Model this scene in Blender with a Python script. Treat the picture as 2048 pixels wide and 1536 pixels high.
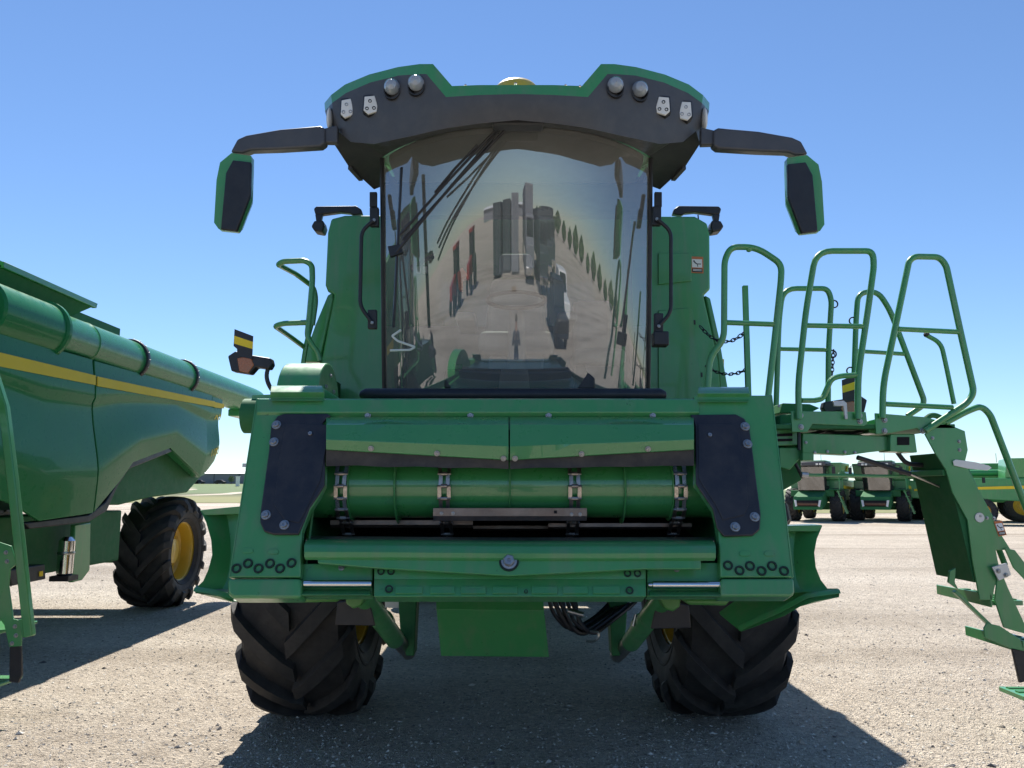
import bpy, bmesh, math, random
from mathutils import Vector, Matrix
R = math.radians
random.seed(7)
scn = bpy.context.scene
for o in list(bpy.data.objects): bpy.data.objects.remove(o)
COL = scn.collection

# ------------------------------------------------------------------ camera
F = 1539.0; PITCH = R(7.8); CAMZ = 1.6
cam = bpy.data.cameras.new('camera'); camo = bpy.data.objects.new('camera', cam); COL.objects.link(camo)
cam.sensor_fit = 'HORIZONTAL'; cam.sensor_width = 36.0; cam.lens = 36.0 * F / 2048.0
cam.clip_start = 0.05; cam.clip_end = 6000
camo.location = (0, 0, CAMZ); camo.rotation_euler = (math.pi / 2 + PITCH, 0, 0)
scn.camera = camo
# ------------------------------------------------------------------ sky, sun, exposure
SUN_EL, SUN_AZ = R(53), R(-10)
w = bpy.data.worlds.new('World'); scn.world = w; w.use_nodes = True
nt = w.node_tree; nt.nodes.clear()
sky = nt.nodes.new('ShaderNodeTexSky'); sky.sky_type = 'NISHITA'; sky.sun_disc = False
sky.sun_elevation = SUN_EL; sky.sun_rotation = SUN_AZ
sky.air_density = 1.0; sky.dust_density = 0.0; sky.ozone_density = 2.2; sky.altitude = 300
bg = nt.nodes.new('ShaderNodeBackground'); bg.inputs[1].default_value = 0.085
wo = nt.nodes.new('ShaderNodeOutputWorld')
tint = nt.nodes.new('ShaderNodeMix'); tint.data_type = 'RGBA'; tint.blend_type = 'MULTIPLY'; tint.inputs[0].default_value = 1.0; tint.inputs[7].default_value = (.82, .95, 1.10, 1)
nt.links.new(sky.outputs[0], tint.inputs[6]); nt.links.new(tint.outputs[2], bg.inputs[0]); nt.links.new(bg.outputs[0], wo.inputs[0])
sl = bpy.data.lights.new('sun', 'SUN'); sl.energy = 5.0; sl.angle = R(0.53); sl.color = (1.0, 0.95, 0.87)
so = bpy.data.objects.new('sun', sl); COL.objects.link(so)
sv = Vector((math.sin(SUN_AZ) * math.cos(SUN_EL), math.cos(SUN_AZ) * math.cos(SUN_EL), math.sin(SUN_EL)))
so.rotation_euler = sv.to_track_quat('Z', 'Y').to_euler(); so.location = (0, 0, 30)
scn.view_settings.view_transform = 'Standard'; scn.view_settings.look = 'None'
scn.view_settings.exposure = 0.72; scn.view_settings.gamma = 1.0
scn.view_settings.use_curve_mapping = False

# ------------------------------------------------------------------ helpers
CP, SP = math.cos(PITCH), math.sin(PITCH)
def ray(px, py):
    x = (px - 1024) / F; y = (768 - py) / F
    return Vector((x, CP - y * SP, SP + y * CP))
C0 = Vector((0, 0, CAMZ))
def at(px, py, Y):
    d = ray(px, py); return C0 + d * (Y / d.y)
def atx(px, py, X):
    d = ray(px, py); return C0 + d * (X / d.x)
def atz(px, py, Z):
    d = ray(px, py); return C0 + d * ((Z - CAMZ) / d.z)
FYB, FZB, FK = 3.2, 1.177, 0.36
FN = Vector((0, -1, FK)).normalized()
def fp(px, py, off=0.0):
    yb = FYB - off * math.sqrt(1 + FK * FK)
    d = ray(px, py); t = (yb + FK * (CAMZ - FZB)) / (d.y - FK * d.z)
    return C0 + d * t

class MB:
    def __init__(s): s.v = []; s.f = []
    def add(s, vs, fs):
        b = len(s.v); s.v += [Vector(p) for p in vs]; s.f += [tuple(b + i for i in f) for f in fs]; return s
    def prism(s, pts, vec):
        n = len(pts); vec = Vector(vec); a = [Vector(p) for p in pts]; b = [p + vec for p in a]
        fs = [tuple(range(n)), tuple(range(2 * n - 1, n - 1, -1))]
        for i in range(n): j = (i + 1) % n; fs.append((i, n + i, n + j, j))
        return s.add(a + b, fs)
    def box(s, lo, hi):
        x0, y0, z0 = lo; x1, y1, z1 = hi
        return s.prism([(x0, y0, z0), (x1, y0, z0), (x1, y0, z1), (x0, y0, z1)], (0, y1 - y0, 0))
    def obox(s, c, ax, ay, az):
        c = Vector(c); ax = Vector(ax); ay = Vector(ay); az = Vector(az)
        return s.prism([c - ax - ay - az, c + ax - ay - az, c + ax - ay + az, c - ax - ay + az], 2 * ay)
    def bar(s, p0, p1, wx, wy, up=(0, 0, 1)):
        p0 = Vector(p0); p1 = Vector(p1); d = (p1 - p0).normalized(); up = Vector(up)
        a = d.cross(up)
        if a.length < 1e-4: a = d.cross(Vector((1, 0, 0)))
        a.normalize(); b = a.cross(d).normalized()
        a *= wx / 2; b *= wy / 2
        return s.prism([p0 - a - b, p0 + a - b, p0 + a + b, p0 - a + b], p1 - p0)
    def tube(s, path, r, n=10, closed=False, caps=True):
        path = [Vector(p) for p in path]; m = len(path)
        rs = r if isinstance(r, (list, tuple)) else [r] * m
        tans = []
        for i in range(m):
            if closed: t = path[(i + 1) % m] - path[i - 1]
            else: t = path[min(i + 1, m - 1)] - path[max(i - 1, 0)]
            tans.append(t.normalized())
        up = Vector((0, 0, 1)) if abs(tans[0].z) < .9 else Vector((1, 0, 0))
        nx = tans[0].cross(up).normalized(); vs = []
        for i in range(m):
            nx = (nx - tans[i] * nx.dot(tans[i])).normalized(); ny = tans[i].cross(nx)
            for k in range(n):
                a = 2 * math.pi * k / n
                vs.append(path[i] + (nx * math.cos(a) + ny * math.sin(a)) * rs[i])
        fs = []
        for i in range(m if closed else m - 1):
            j = (i + 1) % m
            for k in range(n):
                l = (k + 1) % n; fs.append((i * n + k, i * n + l, j * n + l, j * n + k))
        if caps and not closed:
            fs.append(tuple(range(n - 1, -1, -1))); fs.append(tuple((m - 1) * n + k for k in range(n)))
        return s.add(vs, fs)
    def cyl(s, p0, p1, r, n=16): return s.tube([p0, p1], r, n)
    def lathe(s, prof, c, axis, n=24, caps=False):
        c = Vector(c); ax = Vector(axis).normalized()
        u = ax.orthogonal().normalized(); w_ = ax.cross(u); vs = []; m = len(prof)
        for (r_, h) in prof:
            for k in range(n):
                a = 2 * math.pi * k / n
                vs.append(c + ax * h + (u * math.cos(a) + w_ * math.sin(a)) * r_)
        fs = []
        for i in range(m - 1):
            for k in range(n):
                l = (k + 1) % n; fs.append((i * n + k, i * n + l, (i + 1) * n + l, (i + 1) * n + k))
        if caps: fs.append(tuple(range(n - 1, -1, -1))); fs.append(tuple((m - 1) * n + k for k in range(n)))
        return s.add(vs, fs)
    def loft(s, rows, close=False):
        m = len(rows[0]); vs = [p for r_ in rows for p in r_]; fs = []
        for i in range(len(rows) - 1):
            for k in range(m if close else m - 1):
                l = (k + 1) % m; fs.append((i * m + k, i * m + l, (i + 1) * m + l, (i + 1) * m + k))
        return s.add(vs, fs)
    def shell(s, rows, th):            # sheet with thickness along a vector
        th = Vector(th); n = len(rows); m = len(rows[0])
        a = [Vector(p) for r_ in rows for p in r_]; b = [p + th for p in a]; N = n * m; fs = []
        for i in range(n - 1):
            for k in range(m - 1):
                q = (i * m + k, i * m + k + 1, (i + 1) * m + k + 1, (i + 1) * m + k)
                fs.append(q); fs.append(tuple(N + t for t in reversed(q)))
        per = [k for k in range(m)] + [i * m + m - 1 for i in range(1, n)] + [(n - 1) * m + k for k in range(m - 2, -1, -1)] + [i * m for i in range(n - 2, 0, -1)]
        for i in range(len(per)):
            p, q = per[i], per[(i + 1) % len(per)]; fs.append((p, N + p, N + q, q))
        return s.add(a + b, fs)
    def ball(s, c, r, n=12, sc=(1, 1, 1)):
        c = Vector(c); rows = []
        for i in range(n // 2 + 1):
            t = math.pi * i / (n // 2) ; rr = max(math.sin(t), 1e-3)
            rows.append([c + Vector((rr * math.cos(2 * math.pi * k / n) * r * sc[0], rr * math.sin(2 * math.pi * k / n) * r * sc[1], math.cos(t) * r * sc[2])) for k in range(n)])
        return s.loft(rows, True)
    def mesh(s, name, off=(0, 0, 0), ang=35):
        me = bpy.data.meshes.new(name); off = Vector(off)
        me.from_pydata([tuple(p - off) for p in s.v], [], s.f)
        bm = bmesh.new(); bm.from_mesh(me); bmesh.ops.recalc_face_normals(bm, faces=bm.faces); bm.to_mesh(me); bm.free()
        me.polygons.foreach_set('use_smooth', [True] * len(me.polygons))
        me.set_sharp_from_angle(angle=R(ang)); me.update()
        return me
    def build(s, name, mat, parent=None, bevel=0.0, ang=35, seg=2):
        me = s.mesh(name, ROOT[0] if parent is not None else (0, 0, 0), ang)
        me.materials.append(M[mat]); o = bpy.data.objects.new(name, me); COL.objects.link(o)
        if parent is not None: o.parent = parent
        if bevel:
            b = o.modifiers.new('bevel', 'BEVEL'); b.width = bevel; b.segments = seg; b.limit_method = 'ANGLE'; b.angle_limit = R(38)
        return o
ROOT = [Vector((0, 0, 0))]
def inst(name, me, parent, loc, rot=None, scale=1.0):
    o = bpy.data.objects.new(name, me); COL.objects.link(o); o.parent = parent
    o.location = Vector(loc) - (ROOT[0] if parent is not None else Vector((0, 0, 0)))
    if rot is not None: o.rotation_euler = rot
    o.scale = (scale,) * 3 if not isinstance(scale, tuple) else scale
    return o
def tag(o, label=None, cat=None, group=None, kind=None):
    if label: o['label'] = label
    if cat: o['category'] = cat
    if group: o['group'] = group
    if kind: o['kind'] = kind
    return o
def thing(name, label, cat, loc, group=None):
    o = bpy.data.objects.new(name, None); COL.objects.link(o); o.location = loc; o.empty_display_size = .3
    ROOT[0] = Vector(loc); return tag(o, label, cat, group)
def copy_tree(o, parent=None, skip=()):
    c = o.copy(); COL.objects.link(c); c.parent = parent
    for ch in list(o.children):
        if ch.name.split('.')[0] in skip: continue
        copy_tree(ch, c)
    return c
def fillet(pts, r, seg=5):
    pts = [Vector(p) for p in pts]; out = [pts[0]]
    for i in range(1, len(pts) - 1):
        p = pts[i]; a = pts[i - 1] - p; b = pts[i + 1] - p
        rr = min(r, a.length * .48, b.length * .48)
        a = p + a.normalized() * rr; b = p + b.normalized() * rr
        for k in range(seg + 1):
            t = k / seg; out.append(a * (1 - t) ** 2 + p * 2 * t * (1 - t) + b * t * t)
    out.append(pts[-1]); return out
def clampf(x, a=0., b=1.): return max(a, min(b, x))
def sstep(x): x = clampf(x); return x * x * (3 - 2 * x)

# ------------------------------------------------------------------ materials
M = {}
def newmat(name):
    m = bpy.data.materials.new(name); m.use_nodes = True; n = m.node_tree; b = n.nodes['Principled BSDF']; M[name] = m
    return m, n, b
def noise(n, scale, detail=4, rough=.6, coord='Object', dist=0.0):
    tc = n.nodes.new('ShaderNodeTexCoord'); t = n.nodes.new('ShaderNodeTexNoise')
    t.inputs['Scale'].default_value = scale; t.inputs['Detail'].default_value = detail
    t.inputs['Roughness'].default_value = rough; t.inputs['Distortion'].default_value = dist
    n.links.new(tc.outputs[coord], t.inputs['Vector']); return t
def ramp(n, src, stops):
    r_ = n.nodes.new('ShaderNodeValToRGB'); e = r_.color_ramp.elements
    while len(e) < len(stops): e.new(.5)
    for el, (p, c) in zip(e, stops):
        el.position = p; el.color = (c[0], c[1], c[2], 1) if not isinstance(c, (int, float)) else (c, c, c, 1)
    n.links.new(src, r_.inputs[0]); return r_
def bump(n, b, src, st, dist=.01):
    bp = n.nodes.new('ShaderNodeBump'); bp.inputs['Strength'].default_value = st; bp.inputs['Distance'].default_value = dist
    n.links.new(src, bp.inputs['Height']); n.links.new(bp.outputs[0], b.inputs['Normal']); return bp
def paint(name, col, rough=.35, coat=.4, var=.12, dust=.0, metal=0.0, dustcol=(.30, .26, .2), sc=2.5):
    m, n, b = newmat(name)
    t = noise(n, sc, 6, .65)
    lo = tuple(c * (1 - var) for c in col); hi = tuple(min(1, c * (1 + var)) for c in col)
    cr = ramp(n, t.outputs['Fac'], [(.3, lo), (.7, hi)]); out = cr.outputs[0]
    if dust:
        t2 = noise(n, 9, 8, .7); r2 = ramp(n, t2.outputs['Fac'], [(.42, 0.0), (.8, dust)])
        mx = n.nodes.new('ShaderNodeMix'); mx.data_type = 'RGBA'
        n.links.new(r2.outputs[0], mx.inputs[0]); n.links.new(out, mx.inputs[6]); mx.inputs[7].default_value = (*dustcol, 1); out = mx.outputs[2]
    n.links.new(out, b.inputs['Base Color'])
    t3 = noise(n, 14, 5, .7); rr = ramp(n, t3.outputs['Fac'], [(.3, max(.02, rough - .07)), (.75, min(1, rough + .12))])
    n.links.new(rr.outputs[0], b.inputs['Roughness'])
    b.inputs['Metallic'].default_value = metal
    b.inputs['Coat Weight'].default_value = coat; b.inputs['Coat Roughness'].default_value = .08
    return m
GREEN = (.052, .275, .085)
paint('green', GREEN, .34, .45, .06, .07)
paint('green_gloss', (.022, .19, .066), .3, .20, .04, .02)
M['green_gloss'].node_tree.nodes['Principled BSDF'].inputs['Specular IOR Level'].default_value = .10
M['green_gloss'].node_tree.nodes['Principled BSDF'].inputs['Coat Roughness'].default_value = .015
paint('green_drum', (.040, .24, .07), .3, 1.0, .04, .04)
M['green_drum'].node_tree.nodes['Principled BSDF'].inputs['Coat Roughness'].default_value = .02
def wear(name):
    m = M[name]; n = m.node_tree; b = n.nodes['Principled BSDF']; src = b.inputs['Base Color'].links[0].from_socket
    t = noise(n, 38, 3, .5); r1 = ramp(n, t.outputs['Fac'], [(.735, 0.0), (.75, .55)])
    mp = n.nodes.new('ShaderNodeMapping'); mp.inputs['Scale'].default_value = (7, 7, .8); tc = n.nodes.new('ShaderNodeTexCoord'); n.links.new(tc.outputs['Object'], mp.inputs[0])
    st = n.nodes.new('ShaderNodeTexNoise'); st.inputs['Scale'].default_value = 2.4; st.inputs['Detail'].default_value = 6; n.links.new(mp.outputs[0], st.inputs['Vector'])
    r2 = ramp(n, st.outputs['Fac'], [(.48, 0.0), (.78, .30)])
    a = n.nodes.new('ShaderNodeMix'); a.data_type = 'RGBA'; n.links.new(r2.outputs[0], a.inputs[0]); n.links.new(src, a.inputs[6]); a.inputs[7].default_value = (.22, .21, .16, 1)
    c = n.nodes.new('ShaderNodeMix'); c.data_type = 'RGBA'; n.links.new(r1.outputs[0], c.inputs[0]); n.links.new(a.outputs[2], c.inputs[6]); c.inputs[7].default_value = (.03, .06, .035, 1)
    n.links.new(c.outputs[2], b.inputs['Base Color'])
wear('green')
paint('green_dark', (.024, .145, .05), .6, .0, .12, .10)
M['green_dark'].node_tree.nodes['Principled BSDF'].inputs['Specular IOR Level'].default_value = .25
paint('green_light', (.06, .23, .045), .4, .2, .1, .1)
paint('black', (.012, .0125, .017), .45, .0, .2, .05)
paint('black_cover', (.013, .0135, .02), .38, .1, .15, .10)
paint('roof_black', (.058, .060, .068), .45, .0, .12, .10)
paint('rubber', (.024, .0235, .0235), .72, .0, .25, .35, dustcol=(.10, .092, .082))
paint('flap_rubber', (.028, .027, .029), .7, .0, .2, .2)
paint('yellow', (.62, .40, .035), .4, .3, .06, .08)
paint('stripe', (.80, .58, .05), .5, .0, .04)
M['stripe'].node_tree.nodes['Principled BSDF'].inputs['Specular IOR Level'].default_value = .12
paint('amber', (.35, .10, .015), .25, .5, .1)
paint('orange', (.8, .16, .03), .5, .0, .05)
paint('white', (.75, .74, .70), .45, .1, .06, .1)
paint('plastic_grey', (.30, .29, .28), .6, .0, .1, .1)
paint('seat_grey', (.42, .41, .40), .75, .0, .1, .1)
paint('steel', (.42, .41, .40), .35, .0, .15, .0, 1.0)
paint('chrome', (.75, .74, .72), .14, .0, .05, .0, 1.0)
paint('worn_steel', (.22, .19, .17), .42, .0, .35, .55, .85, (.16, .08, .045), 6)
paint('chain_steel', (.45, .42, .39), .3, .0, .3, .35, .95, (.13, .07, .045), 30)
paint('rust', (.11, .05, .028), .8, .0, .3, .2)
paint('zinc', (.55, .55, .55), .42, .0, .1, .1, .6)
paint('bolt_zinc', (.36, .37, .38), .38, .0, .25, .25, .85, (.10, .07, .05), 40)
paint('lamp_glass', (.30, .33, .37), .12, 1.0, .1)
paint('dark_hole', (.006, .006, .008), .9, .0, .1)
paint('ring_dark', (.004, .018, .008), .5, .0, .1)
paint('decal_white', (.8, .8, .78), .5, .1, .03)
paint('decal_orange', (.55, .17, .05), .5, .1, .03)
paint('dark_print', (.015, .015, .015), .5, .1, .03)
paint('red', (.30, .02, .018), .4, .2, .1, .1)
paint('container_dark', (.035, .05, .055), .55, .0, .15, .2)
paint('bld_wall', (.20, .205, .225), .7, .0, .08, .1, sc=.3)
paint('bld_roof', (.8, .8, .78), .6, .0, .03)
paint('bark', (.10, .075, .05), .9, .0, .2)
paint('leaf', (.07, .13, .03), .7, .0, .35)
paint('cloth_dark', (.03, .035, .05), .9, .0, .2)
paint('denim', (.04, .06, .12), .9, .0, .2)
paint('skin', (.42, .25, .18), .6, .0, .08)
paint('wood', (.35, .24, .14), .8, .0, .2)
def glassmat(name, tint, refl, rough=.0, film=0.0):
    m = bpy.data.materials.new(name); m.use_nodes = True; n = m.node_tree; n.nodes.clear(); M[name] = m
    o = n.nodes.new('ShaderNodeOutputMaterial'); tr = n.nodes.new('ShaderNodeBsdfTransparent'); gl = n.nodes.new('ShaderNodeBsdfGlossy')
    tr.inputs[0].default_value = (*tint, 1); gl.inputs['Roughness'].default_value = rough; gl.inputs[0].default_value = (.92, .94, .97, 1)
    lw = n.nodes.new('ShaderNodeFresnel'); lw.inputs[0].default_value = 1.5
    ma = n.nodes.new('ShaderNodeMath'); ma.operation = 'MULTIPLY_ADD'; ma.inputs[1].default_value = 1 - refl; ma.inputs[2].default_value = refl
    ma.use_clamp = True
    mx = n.nodes.new('ShaderNodeMixShader')
    n.links.new(lw.outputs[0], ma.inputs[0]); n.links.new(ma.outputs[0], mx.inputs[0])
    n.links.new(tr.outputs[0], mx.inputs[1]); n.links.new(gl.outputs[0], mx.inputs[2])
    if film:
        df = n.nodes.new('ShaderNodeBsdfDiffuse'); df.inputs[0].default_value = (.62, .60, .57, 1); m2 = n.nodes.new('ShaderNodeMixShader')
        t_ = noise(n, 2.2, 7, .7); r2 = ramp(n, t_.outputs['Fac'], [(.3, film * .7), (.75, film * 1.35)]); n.links.new(r2.outputs[0], m2.inputs[0])
        n.links.new(mx.outputs[0], m2.inputs[1]); n.links.new(df.outputs[0], m2.inputs[2]); n.links.new(m2.outputs[0], o.inputs[0])
    else: n.links.new(mx.outputs[0], o.inputs[0])
glassmat('windshield', (.74, .78, .77), .20, .0, .17)
glassmat('far_glass', (.5, .52, .5), .16)
glassmat('side_glass', (.60, .70, .66), .06)
glassmat('lens', (.85, .87, .88), .10, .05)
# ground
def ground_mats():
    m, n, b = newmat('gravel_ground')
    big = noise(n, .22, 5, .6); mid = noise(n, 3.5, 8, .75); fine = noise(n, 55, 6, .8)
    vor = n.nodes.new('ShaderNodeTexVoronoi'); vor.inputs['Scale'].default_value = 40
    tc = n.nodes.new('ShaderNodeTexCoord'); n.links.new(tc.outputs['Object'], vor.inputs['Vector'])
    vor2 = n.nodes.new('ShaderNodeTexVoronoi'); vor2.inputs['Scale'].default_value = 95; n.links.new(tc.outputs['Object'], vor2.inputs['Vector'])
    mp = n.nodes.new('ShaderNodeMapping'); mp.inputs['Scale'].default_value = (.05, .55, 1); n.links.new(tc.outputs['Object'], mp.inputs[0])
    rut = n.nodes.new('ShaderNodeTexNoise'); rut.inputs['Scale'].default_value = 1.0; rut.inputs['Detail'].default_value = 5; n.links.new(mp.outputs[0], rut.inputs['Vector'])
    c1 = ramp(n, big.outputs['Fac'], [(.3, (.53, .46, .375)), (.7, (.63, .565, .475))])
    c2 = ramp(n, fine.outputs['Fac'], [(.30, (.42, .40, .38)), (.45, (.94, .93, .92)), (.7, (1.15, 1.15, 1.14))])
    mu = n.nodes.new('ShaderNodeMix'); mu.data_type = 'RGBA'; mu.blend_type = 'MULTIPLY'; mu.inputs[0].default_value = .75
    n.links.new(c1.outputs[0], mu.inputs[6]); n.links.new(c2.outputs[0], mu.inputs[7])
    sep = n.nodes.new('ShaderNodeSeparateColor'); n.links.new(vor.outputs['Color'], sep.inputs[0])
    c3 = ramp(n, sep.outputs[0], [(.0, (.42, .40, .39)), (.08, (.80, .79, .78)), (.6, (1., 1., 1.)), (.95, (1.28, 1.27, 1.25))])
    m2 = n.nodes.new('ShaderNodeMix'); m2.data_type = 'RGBA'; m2.blend_type = 'MULTIPLY'; m2.inputs[0].default_value = .7
    n.links.new(mu.outputs[2], m2.inputs[6]); n.links.new(c3.outputs[0], m2.inputs[7])
    c4 = ramp(n, rut.outputs['Fac'], [(.34, (.70, .67, .64)), (.5, (1.0, .99, .98)), (.7, (1.14, 1.14, 1.14))])
    m3 = n.nodes.new('ShaderNodeMix'); m3.data_type = 'RGBA'; m3.blend_type = 'MULTIPLY'; m3.inputs[0].default_value = .8
    n.links.new(m2.outputs[2], m3.inputs[6]); n.links.new(c4.outputs[0], m3.inputs[7])
    c5 = ramp(n, mid.outputs['Fac'], [(.33, (.80, .78, .76)), (.55, (1.04, 1.04, 1.04))])
    m4 = n.nodes.new('ShaderNodeMix'); m4.data_type = 'RGBA'; m4.blend_type = 'MULTIPLY'; m4.inputs[0].default_value = .7
    n.links.new(m3.outputs[2], m4.inputs[6]); n.links.new(c5.outputs[0], m4.inputs[7])
    n.links.new(m4.outputs[2], b.inputs['Base Color']); b.inputs['Roughness'].default_value = .92; b.inputs['Specular IOR Level'].default_value = .2
    ad = n.nodes.new('ShaderNodeMath'); ad.operation = 'ADD'; n.links.new(vor.outputs['Distance'], ad.inputs[0]); n.links.new(fine.outputs['Fac'], ad.inputs[1])
    ad2 = n.nodes.new('ShaderNodeMath'); ad2.operation = 'ADD'; n.links.new(ad.outputs[0], ad2.inputs[0]); n.links.new(vor2.outputs['Distance'], ad2.inputs[1])
    bump(n, b, ad2.outputs[0], .95, .018)
    m, n, b = newmat('stone')
    oi = n.nodes.new('ShaderNodeNewGeometry')
    c = ramp(n, oi.outputs['Random Per Island'], [(.0, (.12, .11, .11)), (.15, (.34, .30, .26)), (.5, (.54, .48, .41)), (1., (.74, .70, .63))])
    n.links.new(c.outputs[0], b.inputs['Base Color']); b.inputs['Roughness'].default_value = .9
    m, n, b = newmat('grass_field')
    tc = n.nodes.new('ShaderNodeTexCoord'); sx = n.nodes.new('ShaderNodeSeparateXYZ'); n.links.new(tc.outputs['Object'], sx.inputs[0])
    t = noise(n, .02, 4, .6); ma = n.nodes.new('ShaderNodeMath'); ma.operation = 'MULTIPLY_ADD'; ma.inputs[1].default_value = 26.0
    n.links.new(t.outputs['Fac'], ma.inputs[0]); n.links.new(sx.outputs[1], ma.inputs[2])
    mr = n.nodes.new('ShaderNodeMapRange'); mr.inputs[1].default_value = 60; mr.inputs[2].default_value = 340; n.links.new(ma.outputs[0], mr.inputs[0])
    c = ramp(n, mr.outputs[0], [(.0, (.20, .21, .08)), (.30, (.235, .225, .09)), (.40, (.09, .10, .04)), (.46, (.12, .17, .065)), (1, (.14, .19, .07))])
    f = noise(n, 1.5, 8, .8); cf = ramp(n, f.outputs['Fac'], [(.3, (.7, .7, .7)), (.7, (1.2, 1.2, 1.2))])
    mu = n.nodes.new('ShaderNodeMix'); mu.data_type = 'RGBA'; mu.blend_type = 'MULTIPLY'; mu.inputs[0].default_value = 1
    n.links.new(c.outputs[0], mu.inputs[6]); n.links.new(cf.outputs[0], mu.inputs[7]); n.links.new(mu.outputs[2], b.inputs['Base Color'])
    b.inputs['Roughness'].default_value = .95
ground_mats()

# ------------------------------------------------------------------ ground
def gh(x, y):
    z = 0.0
    z -= .42 * sstep((y - 14) / 34) * sstep((x + 2) / 14)
    z += 4.0 * sstep((y - 95) / 260) * sstep((20 - x) / 60)
    d = math.hypot(x, y - 5)
    z += .035 * math.sin(x * .31 + 1.3) * math.sin(y * .27 + .4) * sstep((d - 7) / 12)
    return z
def axis(far, near, step):
    a = []; v = 0.0; st = step
    while v < far:
        a.append(v)
        if v > near: st *= 1.22
        v += st
    a.append(far); return a
px_ = axis(2500, 16, .8); xs = [-v for v in reversed(px_[1:])] + px_
ys = [-v for v in reversed(axis(400, 10, 1.0)[1:])] + axis(3000, 60, 1.0)
g = MB(); g.loft([[(x, y, gh(x, y)) for x in xs] for y in ys])
tag(g.build('ground', 'gravel_ground', ang=180), kind='structure', label='pale tan gravel yard')
g = MB(); rows = []
gx = [x for x in xs]
def gb(x): return 92 - 26 * sstep((x + 10) / 30)
for k in range(40):
    t = (k / 39) ** 3
    rows.append([(x, gb(x) + 2900 * t, gh(x, gb(x) + 2900 * t) + .03) for x in gx])
g.loft(rows); tag(g.build('grass_field', 'grass_field', ang=180), kind='structure')
# loose gravel
def gravel(n):
    V = []; Fc = []; b = 0
    for i in range(n):
        y = 3.6 + 16 * random.random() ** 1.6; x = (random.random() - .5) * 2 * (y * .74 + .6)
        r_ = .0035 + .0085 * random.random() ** 3 + (.012 if random.random() < .012 else 0)
        z = gh(x, y) + r_ * .15; a = random.random() * 6.28; ca, sa = math.cos(a), math.sin(a)
        sx, sy, sz = r_ * random.uniform(.8, 1.6), r_ * random.uniform(.6, 1.1), r_ * random.uniform(.45, .9)
        pts = [(-1, 0, 0), (.2, -1, .1), (1, .1, 0), (-.1, 1, -.1), (random.uniform(-.3, .3), random.uniform(-.3, .3), 1), (0, 0, -.8)]
        for p in pts:
            q = (p[0] * sx * random.uniform(.8, 1.2), p[1] * sy * random.uniform(.8, 1.2), p[2] * sz)
            V.append((x + q[0] * ca - q[1] * sa, y + q[0] * sa + q[1] * ca, z + q[2]))
        for f in ((0, 1, 4), (1, 2, 4), (2, 3, 4), (3, 0, 4)): Fc.append(tuple(b + i_ for i_ in f))
        b += 6
    me = bpy.data.meshes.new('gravel'); me.from_pydata(V, [], Fc); me.materials.append(M['stone'])
    o = bpy.data.objects.new('gravel', me); COL.objects.link(o); tag(o, 'loose gravel chips scattered over the yard', 'gravel', kind='stuff')
gravel(70000)

# ================================================================== THE MAIN COMBINE
main = thing('combine_harvester', 'large green combine harvester facing the camera with its feeder opening in front', 'combine', (0, 5.9, 0))
def bolt_mesh():
    m = MB().lathe([(.001, 0), (.0165, 0), (.0172, .0015), (.0160, .004), (.0115, .0045)], (0, 0, 0), (0, 0, 1), 18)
    m.lathe([(.0122, .003), (.0122, .0115), (.0105, .0135), (.0045, .0135), (.003, .0115), (.001, .0115)], (0, 0, 0), (0, 0, 1), 6)
    return m.mesh('bolt', ang=25)
BOLT = bolt_mesh(); BOLT.materials.append(M['bolt_zinc'])
RING = MB().lathe([(.012, 0), (.0125, .006), (.0195, .006), (.0205, 0)], (0, 0, 0), (0, 0, 1), 20).mesh('hole_ring'); RING.materials.append(M['ring_dark'])
def rotn(nrm): return Vector(nrm).to_track_quat('Z', 'Y').to_euler()
def bolts(parent, pts, nrm=FN, sc=1.0, off=0.0):
    for p in pts: inst('bolt', BOLT, parent, Vector(p) + Vector(nrm) * off, rotn(nrm), sc)
def fpoly(pts, off, th):
    m = MB(); m.prism([fp(x, y, off) for x, y in pts], -FN * th); return m

# ---- feeder face frame
lp = fpoly([(512, 797), (652, 797), (652, 870), (650, 968), (640, 990), (620, 1020), (604, 1062), (601, 1155), (457, 1155)], 0, .045).build('side_plate', 'green', main, .006)
rp = fpoly([(1388, 790), (1545, 790), (1588, 1155), (1441, 1155), (1437, 1062), (1426, 1018), (1400, 980), (1390, 968), (1388, 850)], 0, .045).build('side_plate', 'green', main, .006)
for par, pts in ((lp, [(473, 1137), (496, 1127), (517, 1137), (540, 1127), (560, 1137), (583, 1126)]), (rp, [(1456, 1131), (1479, 1141), (1500, 1132), (1523, 1142), (1544, 1132), (1568, 1142)])):
    for x, y in pts: inst('bolt_ring', RING, par, fp(x, y, .001), rotn(FN), 1.0)
for par, pts in ((lp, [(495, 1102), (546, 1104)]), (rp, [(1490, 1108), (1540, 1108)])):      # slot plugs
    for x, y in pts: fpoly([(x - 11, y - 3), (x - 7, y - 6), (x + 7, y - 6), (x + 11, y - 3), (x + 11, y + 2), (x + 7, y + 4), (x - 7, y + 4), (x - 11, y + 2)], .004, .003).build('slot_plug', 'green', par, .001)
# side return flanges of the face
MB().prism([fp(512, 797, .0), fp(457, 1155, .0), fp(457, 1155, -.0) + Vector((.02, .30, .04)), fp(512, 797) + Vector((.02, .30, .02))], (.012, 0, 0)).build('side_flange', 'green', main, .003)
MB().prism([fp(1545, 790, .0), fp(1588, 1155, .0), fp(1588, 1155, -.0) + Vector((-.02, .30, .04)), fp(1545, 790) + Vector((-.02, .30, .02))], (-.012, 0, 0)).build('side_flange', 'green', main, .003)
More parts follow.
